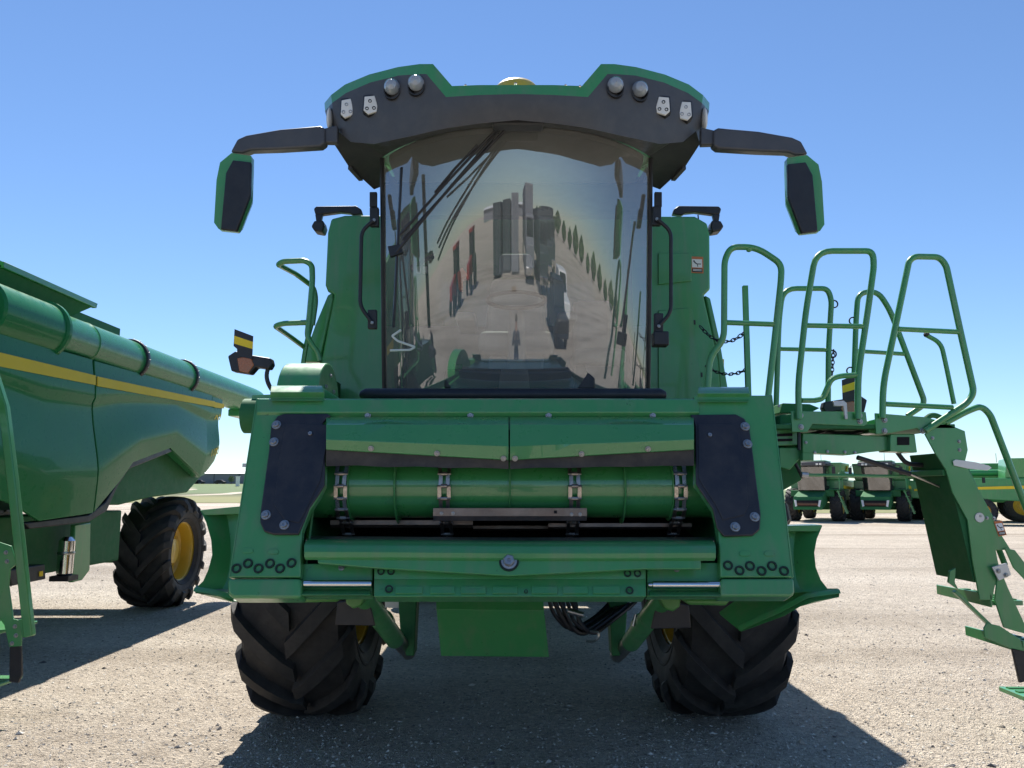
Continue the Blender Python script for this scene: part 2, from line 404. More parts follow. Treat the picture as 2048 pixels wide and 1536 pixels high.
# bottom box rails
br = fpoly([(455, 1157), (602, 1157), (602, 1196), (465, 1196), (455, 1188)], .012, .10).build('bottom_rail', 'green', main, .012, seg=3)
br2 = fpoly([(1442, 1157), (1588, 1157), (1590, 1186), (1584, 1193), (1442, 1193)], .012, .10).build('bottom_rail', 'green', main, .012, seg=3)
cr = fpoly([(748, 1128), (1292, 1128), (1292, 1194), (748, 1194)], -.02, .10).build('cross_rail', 'green', main, .006)
MB().prism([fp(748, 1158, -.019), fp(1292, 1158, -.019), fp(1292, 1193, .012), fp(748, 1193, .012)], -FN * .03).build('rail_ledge', 'green', cr, .003)
for x0, x1 in ((790, 845), (860, 910), (922, 972), (985, 1035), (1063, 1115), (1126, 1176), (1186, 1240)):   # pressed ribs
    MB().prism([fp(x0, 1172, .000), fp(x1, 1172, .000), fp(x1, 1187, .014), fp(x0, 1187, .014)], -FN * .012).build('pressed_rib', 'green', cr, .002)
for x, y in ((759, 1131), (762, 1143), (782, 1143), (1255, 1147), (1275, 1147)): inst('bolt_ring', RING, cr, fp(x, y, -.019), rotn(FN), .75)
for x, y in ((778, 1178), (1259, 1181)): inst('bolt_ring', RING, cr, fp(x, y, .006), rotn(FN), .8)
inst('bolt_ring', RING, cr, fp(1052, 1183, .009), rotn(FN), .4)
for pts, bx, pins, nm in (([(602, 1127), (745, 1127), (745, 1193), (602, 1193)], (683, 1135), (598, 744, 1168), 0), ([(1294, 1125), (1440, 1125), (1442, 1193), (1294, 1193)], (1353, 1138), (1296, 1446, 1170), 1)):
    pk = fpoly(pts, -.045, .06).build('lock_plate', 'green', main, .004)
    x0, x1, y = pins
    MB().prism([fp(x0 + 3, y + 11, -.04), fp(x1 - 3, y + 11, -.04), fp(x1 - 3, y + 22, .01), fp(x0 + 3, y + 22, .01)], -FN * .03).build('pin_tray', 'green', pk, .004)
    MB().tube([fp(x0, y, -.02), fp(x0 + 8, y, -.02), fp(x0 + 10, y, -.02), fp(x1, y, -.02)], [.008, .011, .0155, .0155], 16).build('lock_pin', 'chrome', pk, .002)
    bolts(pk, [fp(*bx, -.044)], sc=.8)
# lip beam and its V plate with the large bolt
rows = []
def lipy(x): return 0
prof = [(0, 1079, -.03), (0, 1084, .02), (0, 1092, .045), (0, 1104, .052), (0, 1114, .045), (0, 1120, .03)]
for dx, (q, y, of) in enumerate(prof):
    ins = [6, 2, 0, 0, 0, 3][dx]
    rows.append([fp(608 + ins, y, of), fp(800, y + 1, of), fp(1018, y + 3, of), fp(1230, y + 3, of), fp(1432 - ins, y + 2, of)])
lb = MB().shell(rows, (0, .03, 0)).build('lip_beam', 'green', main, .003)
MB().shell([[fp(612, 1072, -.20), fp(1018, 1075, -.20), fp(1428, 1074, -.20)], [fp(612, 1080, -.03), fp(1018, 1083, -.03), fp(1428, 1082, -.03)]], (0, 0, -.01)).build('lip_edge', 'steel', lb)
vp = fpoly([(634, 1112), (1402, 1114), (1402, 1138), (1290, 1138), (1018, 1152), (750, 1136), (636, 1126)], .03, .02).build('lower_plate', 'green', main, .003)
MB().lathe([(.030, 0), (.034, .006), (.040, .006), (.041, 0)], fp(1018, 1123, .031), FN, 28).build('bolt_ring', 'ring_dark', vp)
inst('bolt', BOLT, vp, fp(1018, 1123, .030), rotn(FN), 2.0)
# ---- top beam
tb = MB()
tb.loft([[fp(x, 797, -.03) for x in (514, 1018, 1398)], [fp(x, 799, .0) for x in (514, 1018, 1398)], [fp(x, 824, .012) for x in (514, 1018, 1398)], [fp(x, 840, -.02) for x in (514, 1018, 1398)], [fp(x, 860, -.03) for x in (514, 1018, 1398)], [fp(x, 860, -.14) for x in (514, 1018, 1398)], [fp(x, 797, -.14) for x in (514, 1018, 1398)], [fp(x, 797, -.03) for x in (514, 1018, 1398)]])
tb = tb.build('top_beam', 'green', main, .004)
bolts(tb, [fp(x, 831, -.004) for x in (736, 941, 1097, 1305)], Vector((0, -1, .1)).normalized(), .85, .004)
# ---- deflector halves with rubber flaps
for x0, x1, yo in ((652, 1017, 0), (1020, 1388, 1)):
    e = lambda x: (1 - abs(x - 1018.5) / 368.0)           # 1 in the middle
    xs_ = [x0 + (x1 - x0) * k / 6 for k in range(7)]
    rows = [[at(x, 834, 3.462) for x in xs_], [at(x, 849, 3.375) for x in xs_], [at(x, 879 + 14 * e(x), 3.335) for x in xs_], [at(x, 899 + 21 * e(x), 3.347) for x in xs_]]
    d = MB().shell(rows, (0, .008, -.002)).build('deflector', 'green_drum', main, .002, ang=8)
    fl = MB().shell([[at(x, 894 + 21 * e(x), 3.358) for x in xs_], [at(x, 915 + 13 * e(x), 3.366) for x in xs_], [at(x, 931 + 6 * e(x) + (1.5 * math.sin(x * .05)), 3.365 + .006 * math.sin(x * .021)) for x in xs_]], (0, .008, 0)).build('rubber_flap', 'flap_rubber', main, ang=60)
    bx = ((742, 897), (874, 907), (1007, 917)) if yo == 0 else ((1030, 917), (1163, 908), (1296, 898))
    for (x, y) in bx:
        inst('bolt', BOLT, d, at(x, y, 3.340), rotn((0, -.97, -.2)), .75)
# ---- black wear covers
lc = fpoly([(554, 832), (568, 827), (655, 827), (662, 832), (652, 837), (645, 847), (653, 854), (652, 871), (649, 970), (639, 987), (619, 1016), (609, 1042), (597, 1069), (547, 1069), (528, 1063), (520, 1045), (520, 1028), (537, 905), (542, 850)], .016, .013).build('wear_cover', 'black_cover', main, .005)
rc = fpoly([(1381, 829), (1472, 828), (1489, 837), (1499, 854), (1504, 888), (1510, 939), (1522, 1028), (1520, 1059), (1506, 1071), (1448, 1073), (1434, 1056), (1426, 1018), (1400, 980), (1392, 967), (1390, 854), (1386, 838)], .016, .013).build('wear_cover', 'black_cover', main, .005)
bolts(lc, [fp(x, y, .016) for x, y in ((553, 850), (548, 884), (532, 1030), (569, 1050))], sc=1.25); bolts(lc, [fp(621, 868, .016)], sc=.85)
bolts(rc, [fp(x, y, .016) for x, y in ((1490, 853), (1495, 888), (1509, 1034), (1470, 1054))], sc=1.25); bolts(rc, [fp(1419, 871, .016)], sc=.85)
fpoly([(660, 850), (640, 962), (628, 985), (610, 1024), (598, 1046), (570, 1040), (548, 1010), (560, 900), (572, 846)], .020, .003).build('pressed_panel', 'black_cover', lc, .0025)
fpoly([(1396, 848), (1466, 846), (1480, 866), (1490, 940), (1497, 1010), (1488, 1030), (1446, 1040), (1432, 1010), (1404, 968), (1397, 955)], .020, .003).build('pressed_panel', 'black_cover', rc, .0025)
# ---- feeder throat
MB().prism([(-.952, 3.31, 1.24), (-.952, 5.2, 1.24), (-.952, 5.2, 1.97), (-.952, 3.58, 1.97)], (.02, 0, 0)).build('throat_wall', 'green_dark', main)
MB().prism([(.955, 3.31, 1.24), (.955, 5.2, 1.24), (.955, 5.2, 1.97), (.955, 3.58, 1.97)], (.02, 0, 0)).build('throat_wall', 'green_dark', main)
for s in (-1, 1):          # curved guide sheets in the mouth corners
    rows = []
    for k in range(9):
        a = k / 8; x = s * (.865 + .085 * math.sin(a * 1.57)) + (.01 if s > 0 else 0); y = 3.33 + .30 * a
        rows.append([(x, y + .36 * (z - 1.3) * (1 - a), z) for z in (1.26, 1.45, 1.6)])
    MB().shell(rows, (.008 * s, 0, 0)).build('guide_sheet', 'green', main)
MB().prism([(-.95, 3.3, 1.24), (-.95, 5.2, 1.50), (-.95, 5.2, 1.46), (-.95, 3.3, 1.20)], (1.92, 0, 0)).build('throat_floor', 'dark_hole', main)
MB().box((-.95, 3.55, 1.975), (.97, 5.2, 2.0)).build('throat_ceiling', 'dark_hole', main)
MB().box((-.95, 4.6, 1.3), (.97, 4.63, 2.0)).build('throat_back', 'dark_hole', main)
DY, DZ, DR = 3.66, 1.615, .148
drum = MB().lathe([(.10, -.93), (DR, -.93), (DR, .93), (.10, .93)], (.01, DY, DZ), (1, 0, 0), 48).build('feeder_drum', 'green_drum', main, ang=40)
for px, rr in ((699, .158), (793, .172), (1020, .158), (1247, .172), (1343, .158)):
    X = at(px, 980, DY - .1).x
    MB().lathe([(.1, -.004), (rr, -.004), (rr + .004, 0), (rr, .004), (.1, .004)], (X, DY, DZ), (1, 0, 0), 40).build('drum_ring', 'green', drum)
for px in (683, 889, 1149, 1360):
    X = at(px, 980, DY - .15).x; ch = MB(); N = 9; da = R(18.5); rc_ = DR + .026
    pts = [Vector((X, DY - rc_ * math.cos(a), DZ + rc_ * math.sin(a))) for a in [R(74) - da * k for k in range(N)]]
    pts += [pts[-1] + Vector((0, .02 + .055 * k, -.035 - .022 * k)) for k in range(1, 5)]
    for i, p in enumerate(pts):
        ch.cyl(p + Vector((-.030, 0, 0)), p + Vector((.030, 0, 0)), .0055, 8); ch.cyl(p + Vector((-.014, 0, 0)), p + Vector((.014, 0, 0)), .0095, 10)
        if i:
            q = pts[i - 1]
            for s in (-1, 1):
                xx = .016 + .005 * (i % 2); ch.bar(p + Vector((s * xx, 0, 0)), q + Vector((s * xx, 0, 0)), .004, .017, (1, 0, 0))
    ch.build('roller_chain', 'chain_steel', main)
def slat(pxa, pxb, ya, yb, Y, th=.012):
    m = MB(); a = at(pxa, ya, Y); b = at(pxb, ya, Y); c = at(pxb, yb, Y); d = at(pxa, yb, Y)
    h = a.z - d.z
    prof = [(0, 0), (0, -h * .62), (.018, -h), (.03, -h), (.012, -h * .6), (.012, -.005), (.045, -.003), (.045, 0)]
    m.prism([(a.x, Y + p[0], a.z + p[1]) for p in prof], (b.x - a.x, 0, 0)); return m.build('feeder_slat', 'worn_steel', main, .0015)
s0 = slat(866, 1174, 1016, 1042, 3.455)
for x, y in ((883, 1027), (906, 1027), (1143, 1029), (1160, 1029)): inst('bolt', BOLT, s0, at(x, y, 3.455), rotn((0, -1, 0)), .5)
MB().box(at(1108, 1027, 3.452), at(1114, 1021, 3.4545)).build('slat_notch', 'dark_hole', s0)
slat(660, 946, 1040, 1056, 3.66); slat(1096, 1384, 1046, 1059, 3.66)
slat(946, 1096, 1051, 1062, 3.80)
# ---- top ears and belt guard
for pa, pb, ya, yb in ((542, 645, 771, 802), (1397, 1497, 774, 804)):
    rows = [[at(pa, ya, 3.60), at(pb, ya, 3.60)], [at(pa, ya + 3, 3.53), at(pb, ya + 3, 3.53)], [at(pa - 2, (ya + yb) / 2 - 2, 3.49), at(pb + 3, (ya + yb) / 2 - 2, 3.49)], [at(pa - 2, yb - 7, 3.51), at(pb + 3, yb - 7, 3.51)], [at(pa, yb, 3.475), at(pb, yb, 3.475)]]
    MB().shell(rows, (0, .012, 0)).build('hook_ear', 'green', main, .003, ang=25)
gd = MB(); cx0 = at(566, 760, 4.0).x; cx1 = at(648, 760, 4.0).x; cy, cz = 4.12, at(600, 790, 4.0).z - .03
gp = [(cy + .24 * math.cos(t), cz + .215 * math.sin(t)) for t in [math.pi * k / 16 for k in range(17)]]
gd.prism([(cx0, y, z) for y, z in gp] + [(cx0, cy - .24, cz - .25), (cx0, cy + .24, cz - .25)], (cx1 - cx0, 0, 0))
gd = gd.build('belt_guard', 'green', main, .006, ang=30)
bolts(gd, [Vector((cx1 + .002, cy + .1 * math.cos(t), cz + .15 * math.sin(t))) for t in (.5, 1.5, 2.6)], (1, 0, 0), .8)
MB().bar(at(548, 790, 3.75), at(548, 850, 3.75), .05, .2).build('guard_bracket', 'green', gd)
MB().lathe([(0, -.03), (.07, -.03), (.085, -.01), (.085, .06), (0, .06)], at(515, 832, 3.75), (-1, 0, .0), 24).build('pivot_cap', 'green_dark', main)
MB().prism([at(645, 775, 3.7), at(680, 798, 3.7), at(645, 798, 3.7)], (0, .03, 0)).build('gusset', 'green', main, .003)
# ---- feeder housing behind
MB().prism([(-.98, 3.60, 2.0), (-.98, 5.4, 2.22), (-.98, 5.6, 1.45), (-.98, 3.46, 1.19)], (.024, 0, 0)).build('housing_side', 'green_dark', main)
MB().prism([(.977, 3.60, 2.0), (.977, 5.4, 2.22), (.977, 5.6, 1.45), (.977, 3.46, 1.19)], (.024, 0, 0)).build('housing_side', 'green_dark', main)
MB().prism([(-.95, 3.45, 1.17), (-.95, 5.5, 1.42), (-.95, 5.5, 1.40), (-.95, 3.45, 1.15)], (1.92, 0, 0)).build('housing_bottom', 'green_dark', main)
MB().prism([(-.95, 3.62, 2.02), (-.95, 5.4, 2.10), (-.95, 5.4, 2.08), (-.95, 3.62, 2.005)], (1.92, 0, 0)).build('housing_top', 'green', main)
# ---- flared side deflectors
def flare(sgn, pts, xin, top, shelf):
    rows = []
    for (x, y, Y) in pts:
        a = at(x, y, Y); b = at(xin, y + (2 if y > 1150 else 0), Y + .06); mid = (a + b) / 2 + Vector((0, .05, 0))
        rows.append([a, mid, b])
    f = MB().shell(rows, (0, .01, 0)).build('flared_deflector', 'green', main, .002, ang=50)
    MB().prism([at(*p) for p in top], (0, .12, .0)).build('top_lip', 'green', f, .003)
    MB().prism([at(*p) for p in shelf], (0, .02, .012)).build('bottom_shelf', 'green', f, .003)
flare(1, [(1645, 1052, 3.66), (1634, 1078, 3.64), (1629, 1105, 3.62), (1632, 1135, 3.60), (1642, 1160, 3.57), (1656, 1178, 3.54), (1680, 1186, 3.5)], 1560, [(1560, 1052, 3.66), (1645, 1050, 3.66), (1640, 1063, 3.66), (1562, 1063, 3.66)],
      [(1680, 1183, 3.5), (1679, 1195, 3.48), (1630, 1203, 3.5), (1600, 1214, 3.55), (1570, 1232, 3.6), (1482, 1264, 3.75), (1440, 1230, 4.0), (1500, 1188, 3.8), (1600, 1183, 3.65)])
flare(-1, [(400, 1020, 3.66), (412, 1045, 3.64), (422, 1080, 3.62), (424, 1110, 3.60), (416, 1140, 3.57), (406, 1162, 3.54), (388, 1180, 3.5)], 485, [(402, 1020, 3.66), (484, 1012, 3.66), (484, 1028, 3.66), (405, 1031, 3.66)],
      [(388, 1177, 3.5), (390, 1187, 3.48), (440, 1193, 3.5), (462, 1203, 3.55), (540, 1203, 3.6), (540, 1196, 3.75), (540, 1180, 3.8), (440, 1180, 3.65)])

def edge_strip(path, w0, w1):
    rows = [[], []]; n = len(path)
    for k, (x, y, Y) in enumerate(path):
        h = w0 + (w1 - w0) * k / (n - 1); rows[0].append(at(x, y, Y)); rows[1].append(at(x, y, Y) + Vector((0, -h * .75, -h)))
    return MB().shell(rows, (0, .012, .004)).build('shelf_edge', 'green', main, .002, ang=40)
edge_strip([(1680, 1180, 3.49), (1650, 1183, 3.49), (1615, 1188, 3.50), (1590, 1200, 3.53), (1560, 1216, 3.58), (1520, 1233, 3.64), (1476, 1252, 3.72)], .014, .02)
edge_strip([(388, 1176, 3.49), (420, 1179, 3.49), (450, 1186, 3.5), (480, 1192, 3.53), (538, 1196, 3.58)], .014, .02)

# ---- cab: windshield
GR, PHI = 1.145, R(53.5)
GZ0, GZ1 = 2.16, 3.86
GXC = .03
def gpt(u, v, off=0.0):
    ph = u * PHI; z = GZ0 + (GZ1 - GZ0) * v
    fwd = .19 * (z - GZ0) + .035 * (1 - math.exp(-v / .12)) - .02 * max(0, v - .7)
    yb = 4.93 - fwd
    r_ = GR + off
    return Vector((GXC + r_ * math.sin(ph), yb + GR - r_ * math.cos(ph), z))
gl = MB(); NU, NV = 40, 30
gl.loft([[gpt(-1 + 2 * i / NU, j / NV) for i in range(NU + 1)] for j in range(NV + 1)])
ws = gl.build('windshield', 'windshield', main, ang=180)
for u in (-1, 1):
    MB().tube([gpt(u, j / 10, .005) for j in range(11)], .016, 8).build('glass_edge', 'black', ws)
MB().tube([gpt(-1 + i / 10, 0.0, .004) for i in range(21)], .018, 8).build('lower_seal', 'black', ws)
# side glazing, pillars, rear frame, floor
for s in (-1, 1):
    a0 = gpt(s, 0); a1 = gpt(s, 1); Xr = GXC + s * .90
    MB().loft([[a0, (Xr, 6.05, 2.16)], [a1, (Xr, 6.05, 3.86)]]).build('side_glass', 'side_glass', main)
    MB().bar((Xr, 6.07, 2.1), (Xr, 6.07, 3.95), .07, .10, (0, 1, 0)).build('rear_pillar', 'black', main, .01)
MB().loft([[(GXC - .85, 6.10, 2.9), (GXC + .85, 6.10, 2.9)], [(GXC - .85, 6.10, 3.86), (GXC + .85, 6.10, 3.86)]]).build('rear_window', 'side_glass', main)
MB().box((GXC - .9, 6.06, 2.1), (GXC + .9, 6.12, 2.9)).build('rear_wall', 'plastic_grey', main, .01)
fl = MB(); ring = [gpt(-1 + i / 10, 0, -.01) for i in range(21)] + [Vector((GXC + .9, 6.1, 2.16)), Vector((GXC - .9, 6.1, 2.16))]
fl.prism([(p.x, p.y, 2.155) for p in ring], (0, 0, -.10)); fl.build('cab_floor', 'plastic_grey', main)
MB().prism([(p.x * .985, p.y + .03, 3.855) for p in [gpt(-1 + i / 10, 1, -.03) for i in range(21)]] + [(GXC + .88, 6.1, 3.855), (GXC - .88, 6.1, 3.855)], (0, 0, .05)).build('headliner', 'seat_grey', main)
# black cushion bar below the windshield
cu = MB(); xa = at(720, 790, 4.30).x; xb = at(1332, 790, 4.30).x; cz_ = at(1024, 789, 4.3).z
cu.tube([(xa, 4.32, cz_), (xa + .03, 4.31, cz_), (xb - .03, 4.31, cz_), (xb, 4.32, cz_)], [.022, .036, .036, .022], 14)
cu.box((xa + .01, 4.32, cz_ - .06), (xb - .01, 4.40, cz_ + .018)); cu.build('cushion_bar', 'black', main, .008)
# roof
def yf(x): u = abs(x - 1034) / 386.0; return 4.22 + .50 * u * u
mx_ = lambda x: 2068 - x
half = [  # x, top y, band bottom y, fascia bottom (x, y), u on glass
    ((662, 190), (664, 206), (676, 262), -.97), ((690, 169), (692, 186), (702, 284), -.90), ((738, 149), (740, 165), (748, 288), -.80), ((796, 134), (797, 151), (800, 277), -.66),
    ((839, 128), (838, 148), (842, 268), -.56), ((866, 128), (853, 148), (858, 264), -.50), ((904, 172), (892, 194), (895, 256), -.40), ((960, 170), (958, 190), (960, 247), -.22), ((1034, 170), (1034, 188), (1034, 240), 0.)]
cols = half + [(((mx_(a[0]), a[1]), (mx_(b[0]), b[1]), (mx_(c[0]), c[1]), -u)) for a, b, c, u in reversed(half[:-1])]
Bq = [at(a[0], a[1], yf(a[0]) + .03) for a, b, c, u in cols]; Cq = [at(b[0], b[1], yf(b[0])) for a, b, c, u in cols]
Dq = [at(c[0], c[1], yf(c[0]) + .05) for a, b, c, u in cols]; Eq = [gpt(u, 1.0, .012) + Vector((0, 0, -.0)) for a, b, c, u in cols]
def side(s):
    s2 = s
    f = (lambda x: x) if s < 0 else mx_
    b1 = at(f(649), 206, 4.88); c1 = at(f(650), 222, 4.87); d1 = at(f(668), 288, 4.80)
    b0 = Vector((GXC + s * 1.04, 5.9, b1.z)); c0 = Vector((GXC + s * 1.06, 5.9, c1.z))
    d0 = at(f(748), 379, 5.45); e0 = Vector((GXC + s * .88, 5.5, 3.84)); e1 = gpt(s, 1.0, .012)
    dm = at(f(696), 331, 5.10); t_ = .3
    return (b0, c0, d0, e0), (b1.lerp(b0, t_), c1.lerp(c0, t_), dm, e1.lerp(e0, .6)), (b1, c1, d1, e1)
SL = side(-1); SR = side(1)[::-1]
Bq, Cq, Dq, Eq = [[q[k] for q in SL] + mid_ + [q[k] for q in SR] for k, mid_ in enumerate((Bq, Cq, Dq, Eq))]
fas = MB().loft([Cq, [c.lerp(d, .5) + Vector((0, -.015, 0)) for c, d in zip(Cq, Dq)], Dq, [d.lerp(e, .35) + Vector((0, 0, .02)) for d, e in zip(Dq, Eq)], Eq])
fas = fas.build('roof_fascia', 'roof_black', main, ang=30)
Aq = [Vector((p.x * .93 + .002, 6.2, p.z + .02)) for p in Bq]
cap = MB(); Cin = [c + (b - c) * .02 + Vector((0, .03, 0)) for b, c in zip(Bq, Cq)]
cap.loft([Aq, [a.lerp(b, .5) + Vector((0, 0, .03)) for a, b in zip(Aq, Bq)], [b + Vector((0, .05, .004)) for b in Bq], Bq, Cq, Cin])
roof = cap.build('cab_roof', 'green', main, ang=28)
MB().box((GXC - 1.0, 5.45, 3.84), (GXC + 1.0, 6.2, 3.90)).build('roof_rear_underside', 'roof_black', roof)
for s in (-1, 1):     # stepped vent strips along the underside edges
    f = (lambda x: x) if s < 0 else mx_
    MB().bar(at(f(700), 334, 5.12), at(f(722), 358, 5.3), .03, .03).build('edge_clip', 'roof_black', fas)
# dome and roof studs
p = at(1033, 172, 4.95)
MB().lathe([(.17, -.06), (.16, .0), (.13, .035), (.06, .055), (0.001, .06)], p + Vector((0, 0, -.045)), (0, 0, 1), 28).build('gps_dome', 'yellow', main)
for x, y in ((931, 171), (1031, 168), (1131, 171), (1160, 173)): MB().ball(at(x, y, 4.3), .009, 8).build('roof_stud', 'chrome', roof)
# work lights
for (x, y) in ((693, 217), (740, 210), (1327, 212), (1372, 222)):
    Y = yf(x) - .02; k = 1 if x < 1034 else -1; wl = MB()
    pts = [(-11, -17), (9, -19), (15, 2), (13, 13), (-4, 18), (-13, 10)]
    if abs(x - 1034) > 320: pts = [(a * .9, b * 1.02) for a, b in pts]
    tilt = 4 if abs(x - 1034) > 320 else 0
    c3 = [at(x + k * a, y + b + tilt * (-k) * a * .02, Y) for a, b in pts]
    sk = Vector(((.10 if x < 1034 else -.10), 1, 0))
    hs = MB().prism([at(x + k * a * 1.25, y + b * 1.18, Y + .012) for a, b in pts], (0, .10, 0)).build('work_light', 'black', main, .006)
    MB().prism(c3, (0, .02, 0)).build('light_face', 'white', hs, .003)
    for a, b in ((0, -8), (-6, 7), (8, 6)):
        q = at(x + k * a, y + b, Y)
        MB().lathe([(.006, 0), (.0085, .004), (.011, .004), (.0115, 0)], q, (0, -1, 0), 14).build('led', 'dark_print' if abs(x - 1034) < 320 else 'steel', hs)
for (x, y) in ((784, 174), (832, 166), (1231, 170), (1280, 178)):
    Y = yf(x) - .015; q = at(x, y, Y)
    hs = MB().lathe([(.001, .14), (.046, .12), (.052, .03), (.05, -.012), (.044, -.012), (.040, .02), (.001, .03)], q + Vector((0, 0, -.028)), (0, 1, .15), 24).build('round_lamp', 'black', main)
    MB().lathe([(.001, .028), (.03, .02), (.042, .0)], q, (0, 1, .08), 24).build('reflector', 'chrome', hs)
    MB().lathe([(.050, .0), (.046, -.02), (.030, -.04), (.001, -.048)], q, (0, 1, .08), 24).build('lamp_lens', 'lamp_glass', hs)
for s in (-1, 1):
    f = mx_ if s > 0 else (lambda x: x)
    q = at(f(659), 238, 4.72)
    MB().ball(q, .06, 14, (.30, .8, 1.25)).build('corner_lamp', 'white', main)
# mirrors
for s in (-1, 1):
    f = (lambda x: x) if s < 0 else (lambda x: 2077 - x)
    dy = 0 if s < 0 else 4; Y = 4.62
    arm = MB()
    op = [(650, 256), (640, 251), (560, 258), (492, 270), (474, 278), (460, 304), (485, 306), (500, 300), (560, 298), (640, 293), (650, 286)]
    arm.prism([at(f(x), y + dy, Y) for x, y in op], (0, .09, .01))
    arm = arm.build('mirror_arm', 'roof_black', main, .014, seg=3)
    MB().prism([at(f(x), y + dy, Y + .02) for x, y in ((640, 258), (675, 250), (675, 285), (640, 284))], (0, .05, 0)).build('arm_root', 'roof_black', arm, .008)
    front = [(440, 325), (463, 306), (503, 312), (500, 395), (474, 462), (437, 458), (428, 445), (433, 360)]
    sh = MB(); fr = [at(f(x), y + dy, Y - .02) for x, y in front]; ctr = sum(fr, Vector()) / len(fr)
    sh.loft([fr, [p + Vector((0, .05, 0)) for p in fr], [ctr + (p - ctr) * .8 + Vector((0, .13, 0)) for p in fr]], True)
    sh.add([ctr + (p - ctr) * .8 + Vector((0, .13, 0)) for p in fr], [tuple(range(len(fr)))]); sh.add(fr, [tuple(range(len(fr)))])
    sh = sh.build('mirror_head', 'green', main, .006)
    MB().prism([at(f(x), y + dy, Y - .024) for x, y in ((469, 324), (505, 328), (503, 394), (476, 465), (445, 461), (455, 350))], (0, -.03, 0)).build('mirror_face', 'black', sh, .005)
# wiper
wp = MB(); A = at(1010, 244, 4.40)
for a, b in (((1012, 246), (792, 505)), ((990, 262), (800, 470)), ((1020, 250), (806, 480)), ((955, 290), (870, 385))):
    P0 = at(*a, 4.47); P1 = at(*b, 4.68); wp.tube([P0, P0.lerp(P1, .5) + Vector((0, -.02, 0)), P1], .0085, 6)
wp = wp.build('wiper_arm', 'black', main)
MB().bar(at(803, 335, 4.74), at(787, 655, 4.86), .014, .03).build('wiper_blade', 'black', wp, .003)
MB().prism([at(775, 492, 4.74), at(800, 488, 4.74), at(806, 505, 4.74), at(780, 514, 4.74)], (0, .03, 0)).build('wiper_joint', 'black', wp, .004)
MB().box(at(985, 250, 4.40) + Vector((0, 0, 0)), at(1088, 222, 4.40) + Vector((0, .1, 0))).build('wiper_motor_cover', 'roof_black', wp, .015)
# door grab handles + hinges
for s in (-1, 1):
    pp = [(748, 440), (723, 462), (720, 612), (744, 645)] if s < 0 else [(1314, 438), (1342, 462), (1342, 625), (1318, 652)]
    h = MB().tube(fillet([at(x, y, 5.0) for x, y in pp], .05), .013, 10).build('grab_handle', 'black', main)
    for (x, y) in (pp[0], pp[-1]):
        dx = 4 * s
        MB().prism([at(x - 9, y - 26, 5.02), at(x + 9, y - 26, 5.02), at(x + 9, y + 12, 5.02), at(x - 9, y + 12, 5.02)], (0, .04, 0)).build('hinge', 'black', h, .006)
        inst('bolt', BOLT, h, at(x, y, 4.995), rotn((0, -1, 0)), .7)
    x = 747 if s < 0 else 1316
    MB().bar(at(x, 385, 5.05), at(x, 415, 5.05), .03, .05).build('roof_bracket', 'black', h, .005)
m = MB().box(at(1308, 690, 4.98), at(1338, 662, 4.98) + Vector((0, .1, 0))).build('door_latch', 'black', main, .008)
# cab interior
seat = MB().box((GXC - .27, 5.35, 2.55), (GXC + .27, 5.85, 2.72)).build('operator_seat', 'seat_grey', main, .05, seg=3)
MB().prism([(GXC - .25, 5.78, 2.72), (GXC + .25, 5.78, 2.72), (GXC + .19, 5.92, 3.25), (GXC - .19, 5.92, 3.25)], (0, .10, .02)).build('backrest', 'seat_grey', seat, .04, seg=3)
MB().box((GXC - .13, 5.9, 3.28), (GXC + .13, 6.0, 3.46)).build('headrest', 'seat_grey', seat, .04, seg=3)
MB().box((GXC - .2, 5.4, 2.16), (GXC + .2, 5.8, 2.55)).build('seat_base', 'plastic_grey', seat, .03)
for s in (-1, 1): MB().box((GXC + s * .36 - .07, 5.3, 2.78), (GXC + s * .36 + .07, 5.8, 2.84)).build('armrest', 'seat_grey', seat, .02)
bs = MB().box((GXC + .42, 5.5, 2.5), (GXC + .80, 5.9, 2.62)).build('passenger_seat', 'seat_grey', main, .04, seg=3)
MB().box((GXC + .45, 5.9, 2.64), (GXC + .76, 6.0, 3.08)).build('backrest', 'seat_grey', bs, .05, seg=3)
MB().box((GXC + .46, 5.55, 2.16), (GXC + .78, 5.88, 2.5)).build('seat_base', 'plastic_grey', bs, .03)
sc = MB().prism([(GXC - .07, 5.02, 2.16), (GXC + .07, 5.02, 2.16), (GXC + .05, 5.16, 2.86), (GXC - .05, 5.16, 2.86)], (0, .10, 0)).build('steering_column', 'seat_grey', main, .02)
MB().tube([Vector((GXC + .2 * math.cos(a), 5.2 + .17 * math.sin(a), 2.9 + .10 * math.sin(a))) for a in [2 * math.pi * k / 24 for k in range(24)]], .015, 8, True).build('steering_wheel', 'black', sc)
db = MB().box(at(888, 778, 4.98), at(1150, 738, 4.98) + Vector((0, .14, 0))).build('reflection_block', 'black', main, .015)  # black block standing in for a dark reflection low in the windshield
MB().prism([at(1148, 778, 4.97), at(1148, 730, 4.97), at(1170, 728, 4.97), at(1174, 742, 4.97), at(1190, 756, 4.97), at(1190, 778, 4.97)], (0, .12, 0)).build('reflection_step', 'black', db, .01)  # raised right end of the same modelled reflection
MB().prism([at(996, 779, 4.965), at(1002, 738, 4.965), at(1056, 738, 4.965), at(1060, 779, 4.965)], (0, .1, 0)).build('footrest', 'plastic_grey', db, .008)
MB().prism([at(906, 738, 5.0), at(906, 728, 5.0), at(924, 728, 5.0), at(924, 738, 5.0)], (0, .06, 0)).build('green_block', 'green_light', db, .003)

